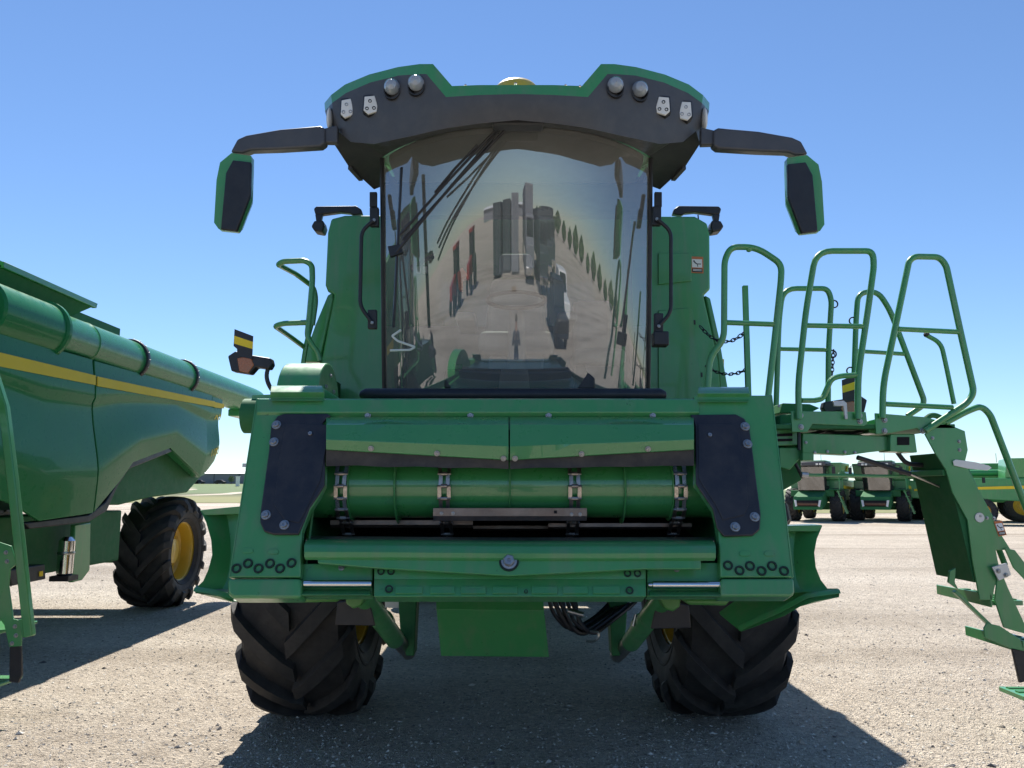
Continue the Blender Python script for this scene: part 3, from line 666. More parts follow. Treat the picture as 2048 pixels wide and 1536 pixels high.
MB().prism([at(914, 545, 5.4), at(924, 534, 5.4), at(935, 549, 5.4), at(934, 556, 5.4), at(925, 558, 5.4), at(926, 580, 5.4), at(918, 580, 5.4)], (0, .06, 0)).build('warning_flag', 'orange', main, .008)
MB().tube(fillet([at(802, 660, 5.0), at(784, 672, 5.0), at(795, 682, 5.0), at(830, 694, 5.0), at(820, 700, 5.0), at(780, 701, 5.0)], .01), .008, 6).build('wire_bracket', 'white', main)
MB().prism([at(848, 522, 5.2), at(868, 512, 5.2), at(868, 505, 5.2), at(820, 530, 5.2), at(822, 540, 5.2), at(840, 534, 5.2)], (0, .05, 0)).build('monitor', 'black', main, .005)
for x in (838, 850): MB().box(at(x - 5, 545, 5.2), at(x + 4, 533, 5.2) + Vector((0, .02, 0))).build('card', 'white', main)

# ---- grain tank front, corner panels, tank
TY = 6.25
tank_pts = [(690, 430), (662, 437), (655, 465), (650, 570), (655, 582), (668, 590), (642, 720), (640, 806), (1446, 806), (1438, 720), (1408, 590), (1421, 578), (1420, 470), (1415, 446), (1390, 432)]
tk = MB().prism([at(x, y, TY) for x, y in tank_pts], (0, 1.15, 0)).build('tank_front', 'green', main, .02, seg=3)
MB().prism([at(x, y, TY) for x, y in ((655, 590), (666, 584), (667, 600), (640, 724), (604, 724), (630, 650))], (0, .5, 0)).build('corner_panel', 'green', main, .012)
MB().prism([at(x, y, TY) for x, y in ((1410, 590), (1421, 596), (1440, 680), (1456, 775), (1452, 800), (1440, 800), (1436, 720))], (0, .5, 0)).build('corner_panel', 'green', main, .012)
MB().prism([at(x, y, TY - .001) for x, y in ((1316, 507), (1378, 507), (1383, 512), (1382, 563), (1316, 570))], (0, -.014, 0)).build('access_panel', 'green', tk, .005)
MB().prism([at(x, y, TY - .001) for x, y in ((1316, 622), (1378, 616), (1385, 622), (1405, 770), (1400, 800), (1316, 800))], (0, -.014, 0)).build('access_door', 'green', tk, .005)
for s in ((1388, 640), (1402, 745)): MB().box(at(s[0], s[1] + 9, TY - .02), at(s[0] + 3, s[1], TY - .02) + Vector((0, .02, 0))).build('door_clip', 'black', tk)
def decal(par, quad, nrm, name='warning_decal'):
    a, b, c, d = [Vector(q) for q in quad]           # tl, tr, br, bl
    nrm = Vector(nrm).normalized()
    def q(u, v, o): return a * (1 - u) * (1 - v) + b * u * (1 - v) + c * u * v + d * (1 - u) * v + nrm * o
    def patch(l, o, mat, nm, p): return MB().prism([q(u, v, o) for u, v in l], -nrm * .001).build(nm, mat, p)
    dd = patch([(0, 0), (1, 0), (1, 1), (0, 1)], .003, 'decal_orange', name, par)
    return dd, patch, q
def pictogram(par, quad, nrm):
    dd, patch, q = decal(par, quad, nrm)
    p2 = par
    patch([(.1, .16), (.9, .16), (.9, .66), (.1, .66)], .0045, 'decal_white', 'decal_field', p2)
    patch([(.1, .72), (.9, .72), (.9, .94), (.1, .94)], .0045, 'dark_print', 'decal_text_block', p2)
    for v in (.77, .84): patch([(.16, v), (.84, v), (.84, v + .03), (.16, v + .03)], .006, 'decal_white', 'decal_text_line', p2)
    for poly in ([(.22, .22), (.30, .25), (.36, .34), (.5, .42), (.82, .42), (.82, .47), (.46, .47), (.28, .38)], [(.5, .47), (.55, .47), (.58, .62), (.53, .62)], [(.18, .30), (.24, .22), (.28, .22), (.22, .34)]):
        patch(poly, .006, 'dark_print', 'decal_figure', p2)
pictogram(tk, [at(1381, 513, TY - .001), at(1406, 514, TY - .001), at(1407, 547, TY - .001), at(1382, 546, TY - .001)], (0, -1, 0))
# lamp arms on top of the tank
for s in (-1, 1):
    f = (lambda x: x) if s < 0 else (lambda x: 2070 - x); Y = 6.3
    am = MB().prism([at(f(x), y, Y) for x, y in ((725, 428), (722, 418), (712, 411), (632, 412), (627, 417), (630, 428), (642, 429), (680, 424), (700, 426), (706, 430))], (0, .06, 0)).build('lamp_arm', 'black', main, .01)
    MB().prism([at(f(x), y, Y) for x, y in ((630, 428), (645, 428), (642, 442), (632, 442))], (0, .04, 0)).build('lamp_stem', 'black', am, .005)
    MB().prism([at(f(x), y, Y - .03) for x, y in ((628, 441), (646, 440), (649, 452), (645, 464), (628, 461), (622, 452))], (0, .12, 0)).build('lamp_head', 'black', am, .012)
    if s > 0: MB().tube(fillet([at(1396, 430, Y), at(1398, 452, Y), at(1412, 462, Y), at(1424, 462, Y)], .04), .006, 6).build('cable', 'black', am)
# left side handrail loops
hr = MB()
hr.tube(fillet([at(640, 722, 5.5), at(636, 706, 5.5), at(614, 675, 5.5), at(618, 640, 5.5), at(625, 560, 5.5), at(624, 530, 5.5), at(610, 521, 5.5), at(566, 523, 5.5), at(556, 529, 5.52), at(592, 548, 5.9), at(628, 575, 6.1), at(632, 600, 6.1), at(625, 650, 6.1)], .05), .021, 10)
hr.tube(fillet([at(616, 645, 5.5), at(565, 647, 5.5), at(550, 652, 5.52), at(580, 673, 5.9), at(608, 694, 6.1)], .04), .020, 10)
hr.tube([at(625, 640, 6.1), at(612, 690, 6.1), at(605, 735, 6.1)], .02, 8)
hr.build('side_handrail', 'green', main)
MB().box(at(566, 800, 5.5), at(645, 745, 5.5) + Vector((0, .6, 0))).build('side_deck', 'green_dark', main)
# marker lamps with black and yellow plates
def marker(f, dy, Y, stem):
    lm = MB().prism([at(f(x), y + dy, Y) for x, y in ((455, 712), (470, 702), (490, 708), (541, 716), (544, 728), (538, 738), (512, 734), (500, 748), (462, 742))], (0, .07, 0)).build('marker_lamp', 'black', main, .008)
    MB().prism([at(f(x), y + dy, Y - .004) for x, y in ((474, 716), (500, 712), (508, 730), (496, 746), (478, 742))], (0, .02, 0)).build('amber_lens', 'amber', lm, .003)
    pl = [(469, 658), (506, 672), (504, 718), (474, 712), (474, 698), (467, 692)]
    MB().prism([at(f(x), y + dy, Y - .012) for x, y in pl], (0, .006, 0)).build('marker_plate', 'black', lm)
    MB().prism([at(f(x), y + dy, Y - .0145) for x, y in ((468, 671), (506, 684), (505, 698), (468, 687))], (0, .002, 0)).build('plate_band', 'stripe', lm)
    if stem: MB().tube(fillet([at(538, 730, Y + .03), at(532, 752, Y + .03), at(538, 772, Y + .03), at(552, 790, Y + .05)], .05), .013, 8).build('lamp_stem', 'black', lm)
marker(lambda x: x, 0, 4.45, True)

# ---- platform and railings (right)
PY0, PY1 = 4.95, 6.05
rail = lambda pts, Y, nm, r_=.0205, fr=.11: MB().tube(fillet([at(x, y, Y) if not hasattr(Y, '__len__') else at(x, y, Y[i]) for i, (x, y) in enumerate(pts)], fr), r_, 12).build(nm, 'green', main)
def rung(par, a, b, Y, r_=.017): MB().cyl(at(*a, Y), at(*b, Y), r_, 10).build('rail_rung', 'green', par)
r1 = rail([(1414, 792), (1420, 712), (1448, 680), (1449, 520), (1462, 494), (1512, 494), (1563, 528), (1562, 560), (1548, 690), (1536, 795)], 4.8, 'guard_rail'); rung(r1, (1450, 645), (1554, 649), 4.8)
MB().ball(at(1498, 498, 4.8), .022, 8).build('rail_knob', 'green', r1)
r2 = rail([(1598, 838), (1596, 770), (1612, 620), (1632, 502), (1745, 502), (1748, 530), (1736, 620), (1716, 750), (1716, 838)], PY0, 'guard_rail'); rung(r2, (1612, 651), (1732, 653), PY0)
rung(r2, (1604, 801), (1632, 801), PY0); MB().tube(fillet([at(1628, 801, PY0), at(1645, 798, PY0), at(1662, 758, PY0), at(1680, 752, PY0), at(1716, 750, PY0)], .08), .018, 10).build('grab_loop', 'green', r2)
r3 = rail([(1765, 836), (1766, 770), (1800, 610), (1818, 522), (1830, 513), (1878, 514), (1892, 530), (1920, 660), (1948, 785), (1935, 806), (1850, 862)], PY0, 'guard_rail'); rung(r3, (1795, 658), (1918, 664), PY0); rung(r3, (1770, 808), (1905, 815), PY0)
r4 = rail([(1552, 820), (1558, 640), (1566, 577), (1655, 577), (1663, 600), (1657, 700), (1656, 820)], PY1, 'guard_rail', .022); rung(r4, (1558, 698), (1658, 700), PY1)
r5 = rail([(1706, 822), (1712, 640), (1716, 586), (1755, 582), (1780, 620), (1848, 800), (1845, 812), (1815, 832)], PY1, 'guard_rail', .022); rung(r5, (1712, 702), (1808, 708), PY1)
MB().bar(at(1490, 572, 5.3), at(1497, 800, 5.3), .034, .034).build('gate_post', 'green', main)
rail([(1852, 670), (1882, 686), (1892, 730), (1908, 808)], 5.4, 'curved_handle', .016); MB().ball(at(1853, 669, 5.4), .022, 8).build('handle_tip', 'black', main)
def linkchain(p0, p1, sag, n, name='safety_chain'):
    p0 = Vector(p0); p1 = Vector(p1); m = MB()
    P = [p0.lerp(p1, i / n) + Vector((0, 0, -sag * 4 * (i / n) * (1 - i / n))) for i in range(n + 1)]
    for i in range(n):
        a, b = P[i], P[i + 1]; d = (b - a); c = (a + b) / 2; L = d.length * .68; d.normalize()
        s_ = d.cross(Vector((0, 1, 0))).normalized() if i % 2 else d.cross(Vector((0, 0, 1))).normalized()
        m.tube([c + d * L * math.cos(t) + s_ * .012 * math.sin(t) for t in [2 * math.pi * k / 10 for k in range(10)]], .0042, 5, True)
    return m.build(name, 'black', main)
linkchain(at(1400, 652, 5.9), at(1492, 662, 5.3), .10, 13); linkchain(at(1412, 732, 5.9), at(1495, 738, 5.3), .05, 12); linkchain(at(1667, 700, PY1), at(1664, 750, PY1), 0, 7)
for x, y in ((1668, 608), (1665, 708), (1706, 642), (1701, 742)):
    c = at(x, y, PY1); MB().tube([c + Vector((.03 * math.cos(t), 0, .03 * math.sin(t))) for t in [2 * math.pi * k / 14 for k in range(14)]], .006, 6, True).build('snap_ring', 'black', main)
# platform structure
def P2(pts, Y, dy): return MB().prism([at(x, y, Y) for x, y in pts], (0, dy, 0))
dk = MB().prism([Vector((1.25, PY0 + .03, 1.99)), Vector((at(1905, 826, 5).x, PY0 + .03, 1.99)), Vector((at(1905, 826, 5).x, PY1, 1.99)), Vector((1.25, PY1, 1.99))], (0, 0, .03)).build('platform_deck', 'green_dark', main, .004)
p1 = P2([(1582, 822), (1732, 824), (1735, 848), (1728, 852), (1625, 848), (1615, 864), (1584, 864)], PY0 + .02, .012).build('platform_bracket', 'green', main, .003)
bolts(p1, [at(x, y, PY0 + .02) for x, y in ((1601, 831), (1602, 854), (1719, 831), (1720, 843))], (0, -1, 0), 1.1)
p2 = P2([(1750, 826), (1850, 834), (1880, 842), (1852, 862), (1840, 862), (1835, 856), (1782, 866), (1752, 868)], PY0 + .02, .012).build('platform_bracket', 'green', main, .003)
bolts(p2, [at(x, y, PY0 + .02) for x, y in ((1769, 840), (1769, 862), (1845, 862), (1867, 848))], (0, -1, 0), 1.1)
bm_ = P2([(1605, 866), (1780, 872), (1780, 900), (1735, 905), (1700, 910), (1605, 906)], PY0 + .10, .12).build('platform_beam', 'green', main, .006)
P2([(1780, 868), (1830, 868), (1835, 905), (1780, 903)], PY0 + .06, .16).build('beam_end_box', 'green', bm_, .006)
P2([(1795, 874), (1819, 874), (1819, 890), (1795, 890)], PY0 + .055, .01).build('box_window', 'dark_hole', bm_)
P2([(1560, 830), (1600, 826), (1604, 960), (1560, 985)], PY0 + .3, .4).build('platform_support', 'green_dark', main, .01)
P2([(1545, 850), (1595, 846), (1596, 890), (1548, 892)], PY0 + .14, .1).build('valve_block', 'green', main, .006)
P2([(1552, 868), (1585, 866), (1585, 872), (1552, 873)], PY0 + .13, .01).build('block_slot', 'dark_hole', main); P2([(1552, 878), (1585, 877), (1585, 882), (1552, 883)], PY0 + .13, .01).build('block_slot', 'dark_hole', main)
P2([(1558, 895), (1600, 895), (1602, 915), (1580, 940), (1560, 935)], PY0 + .16, .1).build('support_gusset', 'green', main, .006)
P2([(1605, 905), (1628, 905), (1628, 921), (1605, 921)], PY0 + .1, .06).build('support_foot', 'green', main, .004)
MB().cyl(at(1614, 950, PY0 + .1), at(1830, 953, PY0 + .2), .011, 10).build('tie_rod', 'green', main)
MB().tube([at(1603, 949, PY0 + .1), at(1616, 950, PY0 + .1)], .018, 8).build('rod_joint', 'zinc', main)
gs = MB().tube([at(1715, 915, PY0 + .1), at(1820, 948, PY0 + .15)], .016, 10).build('gas_strut', 'black', main); MB().cyl(at(1815, 946, PY0 + .15), at(1882, 974, PY0 + .2), .008, 8).build('strut_rod', 'steel', gs)
MB().tube(fillet([at(1795, 905, PY0 + .3), at(1812, 928, PY0 + .3), at(1845, 930, PY0 + .3)], .08), .016, 8).build('hose', 'black', main)
P2([(1565, 806), (1620, 808), (1640, 816), (1620, 826), (1560, 826)], PY0 + .5, .3).build('step_tray', 'green_dark', main, .006)
P2([(1667, 803), (1688, 801), (1694, 806), (1696, 838), (1690, 838), (1687, 812), (1668, 812)], PY0 - .01, .015).build('latch_handle', 'zinc', main, .003)
marker(lambda x: 2190 - x, 88, 5.7, False)
P2([(1632, 849), (1728, 853), (1745, 866), (1720, 872), (1640, 868)], PY0 + .26, .3).build('gearbox_guard', 'black', main, .02)
P2([(1736, 842), (1752, 838), (1756, 868), (1738, 866)], PY0 + .12, .2).build('deck_stay', 'green', main, .005)
for k, (a, b, c) in enumerate((((1566, 850), (1600, 872), (1650, 862)), ((1640, 858), (1690, 870), (1748, 856)), ((1570, 895), (1590, 925), (1605, 955)), ((1790, 858), (1830, 852), (1868, 862)))):
    MB().tube(fillet([at(*a, PY0 + .22), at(*b, PY0 + .16), at(*c, PY0 + .22)], .15, 6), .011, 8).build('platform_hose', 'black', main)
MB().cyl(at(1598, 826, PY0 + .06), at(1598, 900, PY0 + .06), .012, 8).build('support_rod', 'black', main)
for x, y in ((1558, 812), (1630, 905), (1655, 903), (1690, 904), (1710, 905), (1612, 885)): inst('bolt', BOLT, main, at(x, y, PY0 + .095), rotn((0, -1, 0)), .6)

MB().box((1.25, 6.06, 1.97), (1.78, 7.0, 2.0)).build('walkway', 'green_dark', main)
# ---- ladder (own part names so that a neighbour can carry it elsewhere)
LY0, LY1 = 4.98, 5.62
LAD = ('ladder_stringer', 'ladder_back', 'ladder_step', 'ladder_rail', 'ladder_foot', 'ladder_arm', 'ladder_latch', 'ladder_link')
st = MB()
sp = [(1850, 868), (1878, 846), (1900, 850), (1930, 862), (1936, 900), (1930, 925), (1955, 975), (1985, 1030), (2003, 1070), (2022, 1100), (1992, 1100), (1995, 1118), (2003, 1150), (1990, 1172), (1985, 1200), (1960, 1200), (1945, 1120), (1935, 1040), (1905, 985), (1892, 940), (1870, 905)]
ls = MB().prism([at(x, y, LY0) for x, y in sp], (0, .014, 0)).build('ladder_stringer', 'green', main, .003)
bolts(ls, [at(x, y, LY0) for x, y in ((1865, 876), (1918, 883), (1919, 900), (1960, 1032), (1974, 1036), (1988, 1037))], (0, -1, 0), .7)
MB().lathe([(0.001, -.004), (.03, -.004), (.032, 0)], at(1959, 1035, LY0 - .002), (0, 1, 0), 14).build('pivot_bolt', 'zinc', ls)
MB().box(at(1985, 966, LY0 - .004) + Vector((-.06, 0, 0)), at(1964, 958, LY0 - .004) + Vector((.02, .01, .01))).build('stop_pad', 'black', ls)
P2([(1906, 922), (1912, 919), (1950, 924), (1978, 931), (1984, 936), (1975, 941), (1935, 937), (1908, 931)], LY0 - .012, .006).build('ladder_latch', 'white', main, .002)
pictogram(ls, [at(1987, 1043, LY0 - .001), at(2003, 1041, LY0 - .001), at(2013, 1070, LY0 - .001), at(1997, 1073, LY0 - .001)], (0, -1, 0))
MB().prism([at(x, y, LY0 + .02) for x, y in ((1888, 905), (1915, 905), (1966, 1165), (1948, 1165))], (0, .44, 0)).build('ladder_back', 'green_dark', main, .004)
for x_, y_ in ((1893, 945),): MB().obox(at(x_ - 2, y_, LY0 + .02) + Vector((0, .22, 0)), (.012, 0, 0), (0, .21, 0), (0, 0, .02)).build('ladder_back', 'green', main, .004)

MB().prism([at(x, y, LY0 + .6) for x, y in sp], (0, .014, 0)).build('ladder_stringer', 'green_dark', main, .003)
def lstep(x0, x1, z, y0=LY0 + .01, y1=LY0 + .60):
    st_ = MB().box((x0, y0, z - .02), (x1, y1, z + .01)).build('ladder_step', 'green', main, .003)
    for k in range(6):
        yy = y0 + (y1 - y0) * (k + .5) / 6; MB().box((x0 + .03, yy - .02, z + .01), (x1 - .02, yy + .02, z + .016)).build('tread_bar', 'green_dark', st_)
lstep(3.02, 3.22, at(2000, 1204, 5.0).z); lstep(3.20, 3.42, at(2042, 1298, 4.98).z); lstep(3.38, 3.64, at(2012, 1378, 5.55).z)
for x_, z_ in ((3.02, at(2000, 1204, 5.0).z), (3.20, at(2042, 1298, 4.98).z)):
    MB().prism([(x_ - .012, LY0, z_ - .03), (x_ - .012, LY0 + .62, z_ - .03), (x_ - .012, LY0 + .62, z_ + .035), (x_ - .012, LY0, z_ + .05)], (.012, 0, 0)).build('ladder_arm', 'green', main, .003)
MB().prism([at(x, y, LY0 + .02) for x, y in ((1897, 1165), (1900, 1142), (1912, 1136), (1910, 1165), (1918, 1180))], (0, .02, 0)).build('ladder_arm', 'green', main, .003)
la = MB().bar(at(1908, 1182, LY0 + .02), at(1985, 1256, LY0 + .02), .02, .035, (0, 1, 0)).build('ladder_arm', 'green', main, .003)
MB().prism([at(x, y, LY0 - .01) for x, y in ((1998, 1130), (2016, 1175), (2060, 1270), (2030, 1262), (2008, 1255), (1990, 1200))], (0, .014, 0)).build('ladder_arm', 'green', main, .003)
MB().prism([at(x, y, LY0 - .02) for x, y in ((2010, 1096), (2030, 1100), (2080, 1165), (2080, 1190), (2028, 1136))], (0, .014, 0)).build('ladder_arm', 'green', main, .003)
li = P2([(1984, 1134), (2014, 1126), (2023, 1150), (1998, 1162)], LY0 - .03, .012).build('ladder_link', 'zinc', main, .003)
bolts(li, [at(x, y, LY0 - .03) for x, y in ((1997, 1142), (2012, 1150))], (0, -1, 0), .9)
P2([(1968, 1256), (1974, 1246), (2000, 1252), (2040, 1278), (2048, 1302), (2020, 1296), (1970, 1275)], LY0 - .02, .012).build('ladder_arm', 'green', main, .003)

MB().prism([at(x, y, LY0) for x, y in ((2025, 1298), (2060, 1302), (2066, 1360), (2040, 1366))], (0, .02, 0)).build('ladder_foot', 'black', main, .003)
MB().prism([at(x, y, LY0 + .5) for x, y in ((2025, 1298), (2060, 1302), (2066, 1352), (2040, 1356))], (0, .02, 0)).build('ladder_foot', 'black', main, .003)

lr = MB().tube(fillet([at(1890, 846, LY0), at(1935, 822, LY0), at(1962, 812, LY0), at(1980, 828, LY0), at(2048, 1005, LY0), at(2098, 1130, LY0), at(2092, 1180, LY0)], .09), .0205, 12).build('ladder_rail', 'green', main)
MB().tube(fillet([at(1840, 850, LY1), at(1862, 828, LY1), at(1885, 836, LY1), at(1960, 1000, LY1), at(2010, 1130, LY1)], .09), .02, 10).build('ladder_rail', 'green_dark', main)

# ---- wheels
def tyre_mesh(Rr, W, lug, nl, rimr):
    m = MB(); hw = W / 2
    prof = [(rimr, -hw * .80), (rimr + .03, -hw * .86), (rimr + .05, -hw * .93), (rimr + .055, -hw * .905), (rimr + .09, -hw * .96), (rimr + .12, -hw * .975), (rimr + .125, -hw * .995), (rimr + .14, -hw * .995), (rimr + .145, -hw * .98), (rimr + (Rr - rimr) * .42, -hw * 1.0), (rimr + (Rr - rimr) * .62, -hw * 1.0), (Rr - .075, -hw * .93), (Rr - .03, -hw * .84), (Rr - .008, -hw * .5), (Rr, 0)]
    prof = prof + [(r_, -h) for r_, h in reversed(prof[:-1])]
    m.lathe(prof, (0, 0, 0), (1, 0, 0), 72)
    def pr(s):       # profile from centre (0) to shoulder (1.25): returns x, r
        if s <= 1: return hw * .97 * s, Rr - .045 * s ** 4
        t = (s - 1) / .25; return hw * (.97 + .045 * t), Rr - .045 - t * .13
    for i in range(nl):
        for sd in (-1, 1):
            th0 = 2 * math.pi * (i + (.25 if sd > 0 else -.25)) / nl; secs = []
            S = [-.05, .12, .3, .5, .7, .86, .97, 1.08, 1.2]
            for k, s in enumerate(S):
                x, r_ = pr(max(s, 0)) if s >= 0 else (hw * .97 * s, Rr)
                ang = th0 + (1.02 * hw * (min(s, 1.05) ** 1.0 if s > 0 else s)) / Rr * 1.0
                half_b = .074 * (Rr ** .5); half_t = .058 * (Rr ** .5)
                h = lug * (1.0 if s < 1.02 else max(.25, 1 - (s - 1.02) * 3)); 
                if k == 0: h = lug * .8
                def pt(off, rad, xx): a = ang + off / Rr; return Vector((sd * xx, -rad * math.cos(a), rad * math.sin(a) * 1.0))
                ox = .0 if s <= 1 else lug * .5
                secs.append([pt(-half_b, r_ - .02, x), pt(-half_t, r_ + (h if s <= 1 else h * .4), x + ox), pt(half_t, r_ + (h if s <= 1 else h * .4), x + ox), pt(half_b, r_ - .02, x)])
            m.loft(secs, True); m.add(secs[0], [(0, 1, 2, 3)]); m.add(secs[-1], [(3, 2, 1, 0)])
    me = m.mesh('tyre', ang=22); me.materials.append(M['rubber']); return me
def rim_mesh(r_, W, dish):
    m = MB(); hw = W / 2
    m.lathe([(r_ + .02, -hw * .82), (r_ + .025, -hw * .78), (r_ - .01, -hw * .74), (r_ - .03, -hw * .6), (r_ - .035, -hw * .2), (r_ - .06, -hw * .1), (r_ - .06, hw * .2), (r_ - .03, hw * .3), (r_ - .03, hw * .6), (r_ - .01, hw * .74), (r_ + .025, hw * .78), (r_ + .02, hw * .82)], (0, 0, 0), (1, 0, 0), 48)
    m.lathe([(r_ - .04, dish), (r_ * .62, dish + .05), (r_ * .55, dish), (.06, dish), (.001, dish)], (0, 0, 0), (1, 0, 0), 40)
    m.lathe([(r_ * .45, dish), (r_ * .42, dish + .10), (.001, dish + .12)], (0, 0, 0), (1, 0, 0), 24)
    me = m.mesh('rim', ang=30); me.materials.append(M['yellow']); return me
FT = tyre_mesh(.975, .72, .062, 16, .56); FR = rim_mesh(.56, .72, .12)
RT = tyre_mesh(.71, .70, .05, 15, .40); RR_ = rim_mesh(.40, .70, .06)
FWX, FWY, RWX, RWY = 1.43, 5.95, 1.35, 11.8
def wheels():
    for s in (-1, 1):
        cx = s * FWX + .02
        t = inst('front_tyre', FT, main, (cx, FWY, 1.02), (0, 0, 0) if True else None)
        if s < 0: t.rotation_euler = (R(7), 0, 0)
        r_ = inst('rim', FR, main, (cx, FWY, 1.02), (0, 0, 0 if s > 0 else math.pi))
        t = inst('rear_tyre', RT, main, (s * RWX, RWY, .745)); inst('rim', RR_, main, (s * RWX, RWY, .745), (0, 0, 0 if s > 0 else math.pi))
wheels()
# underside: axle, cylinders, shield plate, hoses
ax = MB().box((-1.0, 5.7, .85), (1.04, 6.2, 1.2)).build('front_axle', 'green_dark', main, .02)
for s in (-1, 1):
    MB().lathe([(.0, -.2), (.2, -.2), (.22, .1), (.16, .2), (0.001, .22)], (s * .98 + .02, 5.95, 1.02), (s, 0, 0), 24).build('final_drive', 'green_dark', ax)
MB().box((-1.2, 11.6, .6), (1.2, 11.95, .9)).build('rear_axle', 'green_dark', main, .02)
shp = MB(); Y = 4.35
shp.shell([[at(871, 1190, Y + .12), at(1086, 1192, Y + .12)], [at(873, 1219, Y + .08), at(1088, 1221, Y + .08)], [at(882, 1312, Y + .22), at(1098, 1314, Y + .22)], [at(884, 1312, Y + .5), at(1096, 1314, Y + .5)]], (0, .012, .0)).build('belly_plate', 'green', main, .003, ang=15)
for s in (-1, 1):
    f = (lambda x: x) if s < 0 else (lambda x: 2052 - x)
    dy = 0 if s < 0 else 6
    cy = MB().tube([at(f(718), 1180 + dy, 3.95), at(f(790), 1278 + dy, 4.75)], .056, 20).build('lift_cylinder', 'green', main)
    MB().tube([at(f(765), 1240 + dy, 4.47), at(f(770), 1248 + dy, 4.52)], .061, 20).build('cylinder_band', 'green', cy)
    MB().tube([at(f(785), 1270 + dy, 4.70), at(f(818), 1305 + dy, 5.1)], .045, 16).build('cylinder_rod', 'steel', cy)
    MB().prism([at(f(x), y + dy, 4.05) for x, y in ((674, 1205), (736, 1192), (750, 1252), (670, 1250))], (0, .02, 0)).build('shield_plate', 'black', main, .004)
    MB().prism([at(f(x), y + dy, 3.55) for x, y in ((588, 1192), (680, 1192), (676, 1204), (600, 1206))], (0, .3, 0)).build('pin_bracket', 'green_light', main, .01)
    MB().prism([at(f(x), y + dy, 3.8) for x, y in ((690, 1190), (732, 1190), (722, 1212), (706, 1218), (692, 1208))], (0, .12, 0)).build('cylinder_lug', 'green_light', main, .008)
    MB().prism([at(f(x), y, 4.9) for x, y in ((796, 1195), (834, 1195), (828, 1312), (812, 1312), (800, 1260))], (0, .15, 0)).build('frame_post', 'green_dark', main, .008)
P2([(770, 1199), (797, 1200), (797, 1216), (770, 1215)], 4.6, .01).build('white_tag', 'white', main)
for i in range(7):
    x = 1095 + i * 9; y0 = 1190; m = MB()
    m.tube(fillet([at(x, y0, 4.5 + .03 * i), at(x + 10 + 6 * (i % 3), 1225 + 5 * i, 4.5 + .02 * i), at(x + 40, 1262 + 4 * (i % 4), 4.6), at(x + 90 + 8 * i, 1240 - 8 * i, 4.8), at(1225, 1200 + 6 * i, 5.0)], .15, 6), .011 + .003 * (i % 2), 8).build('hydraulic_hose', 'black', main)
MB().tube([at(1136, 1222, 4.45), at(1166, 1230, 4.45)], .017, 12).build('hose_coupling', 'steel', main)
MB().tube(fillet([at(1172, 1282, 4.5), at(1190, 1284, 4.5), at(1198, 1272, 4.5), at(1196, 1264, 4.5), at(1180, 1262, 4.5)], .03), .007, 6).build('steel_pipe', 'steel', main)
MB().tube([at(1266, 1252, 4.4), at(1272, 1228, 4.4)], .008, 8).build('grease_stem', 'steel', main)

# ---- rear body (seen on the neighbouring machine): side panels, auger, tank sides; world px of the neighbour
NB = Vector((-6.25, 5.1, 0)); OFF = main.location - NB          # neighbour -> main
SX = -4.42
def sp_(x, y, X=SX): return atx(x, y, X) + OFF
def spoly(pts, X=SX, th=.06): return MB().prism([sp_(x, y, X) for x, y in pts], (-th, 0, 0))
# body core
y0, y1 = 6.9, 12.2
MB().prism([(1.25, y0, 1.35), (1.25, 10.3, 1.45), (1.25, 10.6, 1.75), (1.25, y1, 1.9), (1.25, y1, 2.78), (1.25, y0, 2.78)], (-2.5, 0, 0)).build('body_core', 'green_dark', main)
for s in (-1, 1): MB().box((s * 1.55 if s < 0 else 1.26, 6.9, 2.05), (-1.26 if s < 0 else 1.55, 12.0, 2.76)).build('sun_block_box', 'green_dark', main)  # unseen boxes added behind the panels to keep sun off the ground below
tkb = MB().prism([(-1.4, 7.85, 2.8), (1.45, 7.85, 2.8), (1.45, 7.85, 3.55), (-1.4, 7.85, 3.55)], (0, 2.2, 0)).build('grain_tank', 'green_dark', main)
bmp = [(-420, 552), (183, 719), (180, 880), (176, 1000), (178, 1032), (60, 1045), (-60, 1000), (-420, 900)]
def curved_panel(name, top, bot, xr, mat='green_gloss', bulge=.07, n=28):
    rows = []
    for j in range(n + 1):
        v = j / n; row = []
        for k in range(len(top)):
            x0, ya = top[k]; x1, yb = bot[k]
            x = x0 + (x1 - x0) * v; y = ya + (yb - ya) * v
            bl = -.02 + bulge * (.6 + .4 * sstep(v / .2)) - .035 * sstep((v - .24) / .06) + .075 * sstep((v - .28) / .5) - .20 * max(0, v - .72) ** 1.15
            row.append(atx(x, y, SX - .0) + OFF + Vector((bl, 0, 0)))
        rows.append(row)
    return MB().shell(rows, (-.03, 0, 0)).build(name, mat, main, .006, ang=50)
fpn = curved_panel('front_side_panel', [(-100, 640), (-60, 652), (0, 668), (90, 693), (181, 719)], [(-100, 960), (-50, 985), (20, 1010), (70, 1042), (178, 1026)], 0)
rpn = curved_panel('rear_side_panel', [(187, 721), (240, 736), (300, 752), (360, 770), (424, 789)], [(184, 1024), (236, 962), (262, 925), (338, 896), (397, 952)], 0, bulge=.05)
cpn = curved_panel('rear_corner_panel', [(426, 790), (436, 794), (446, 800)], [(399, 951), (412, 944), (428, 922)], 0, bulge=.03)
def stripe_strip(x0, x1, ya0, yb0, ya1, yb1, n=8, bulge=.05, par=None):
    rows = [[], []]
    for k in range(n + 1):
        t = k / n; x = x0 + (x1 - x0) * t
        for r_, (a, b) in enumerate(((ya0, ya1), (yb0, yb1))):
            y = a + (b - a) * t; rows[r_].append(atx(x, y, SX) + OFF + Vector((bulge, 0, 0)))
    MB().shell(rows, (-.012, 0, 0)).build('yellow_stripe', 'stripe', par)
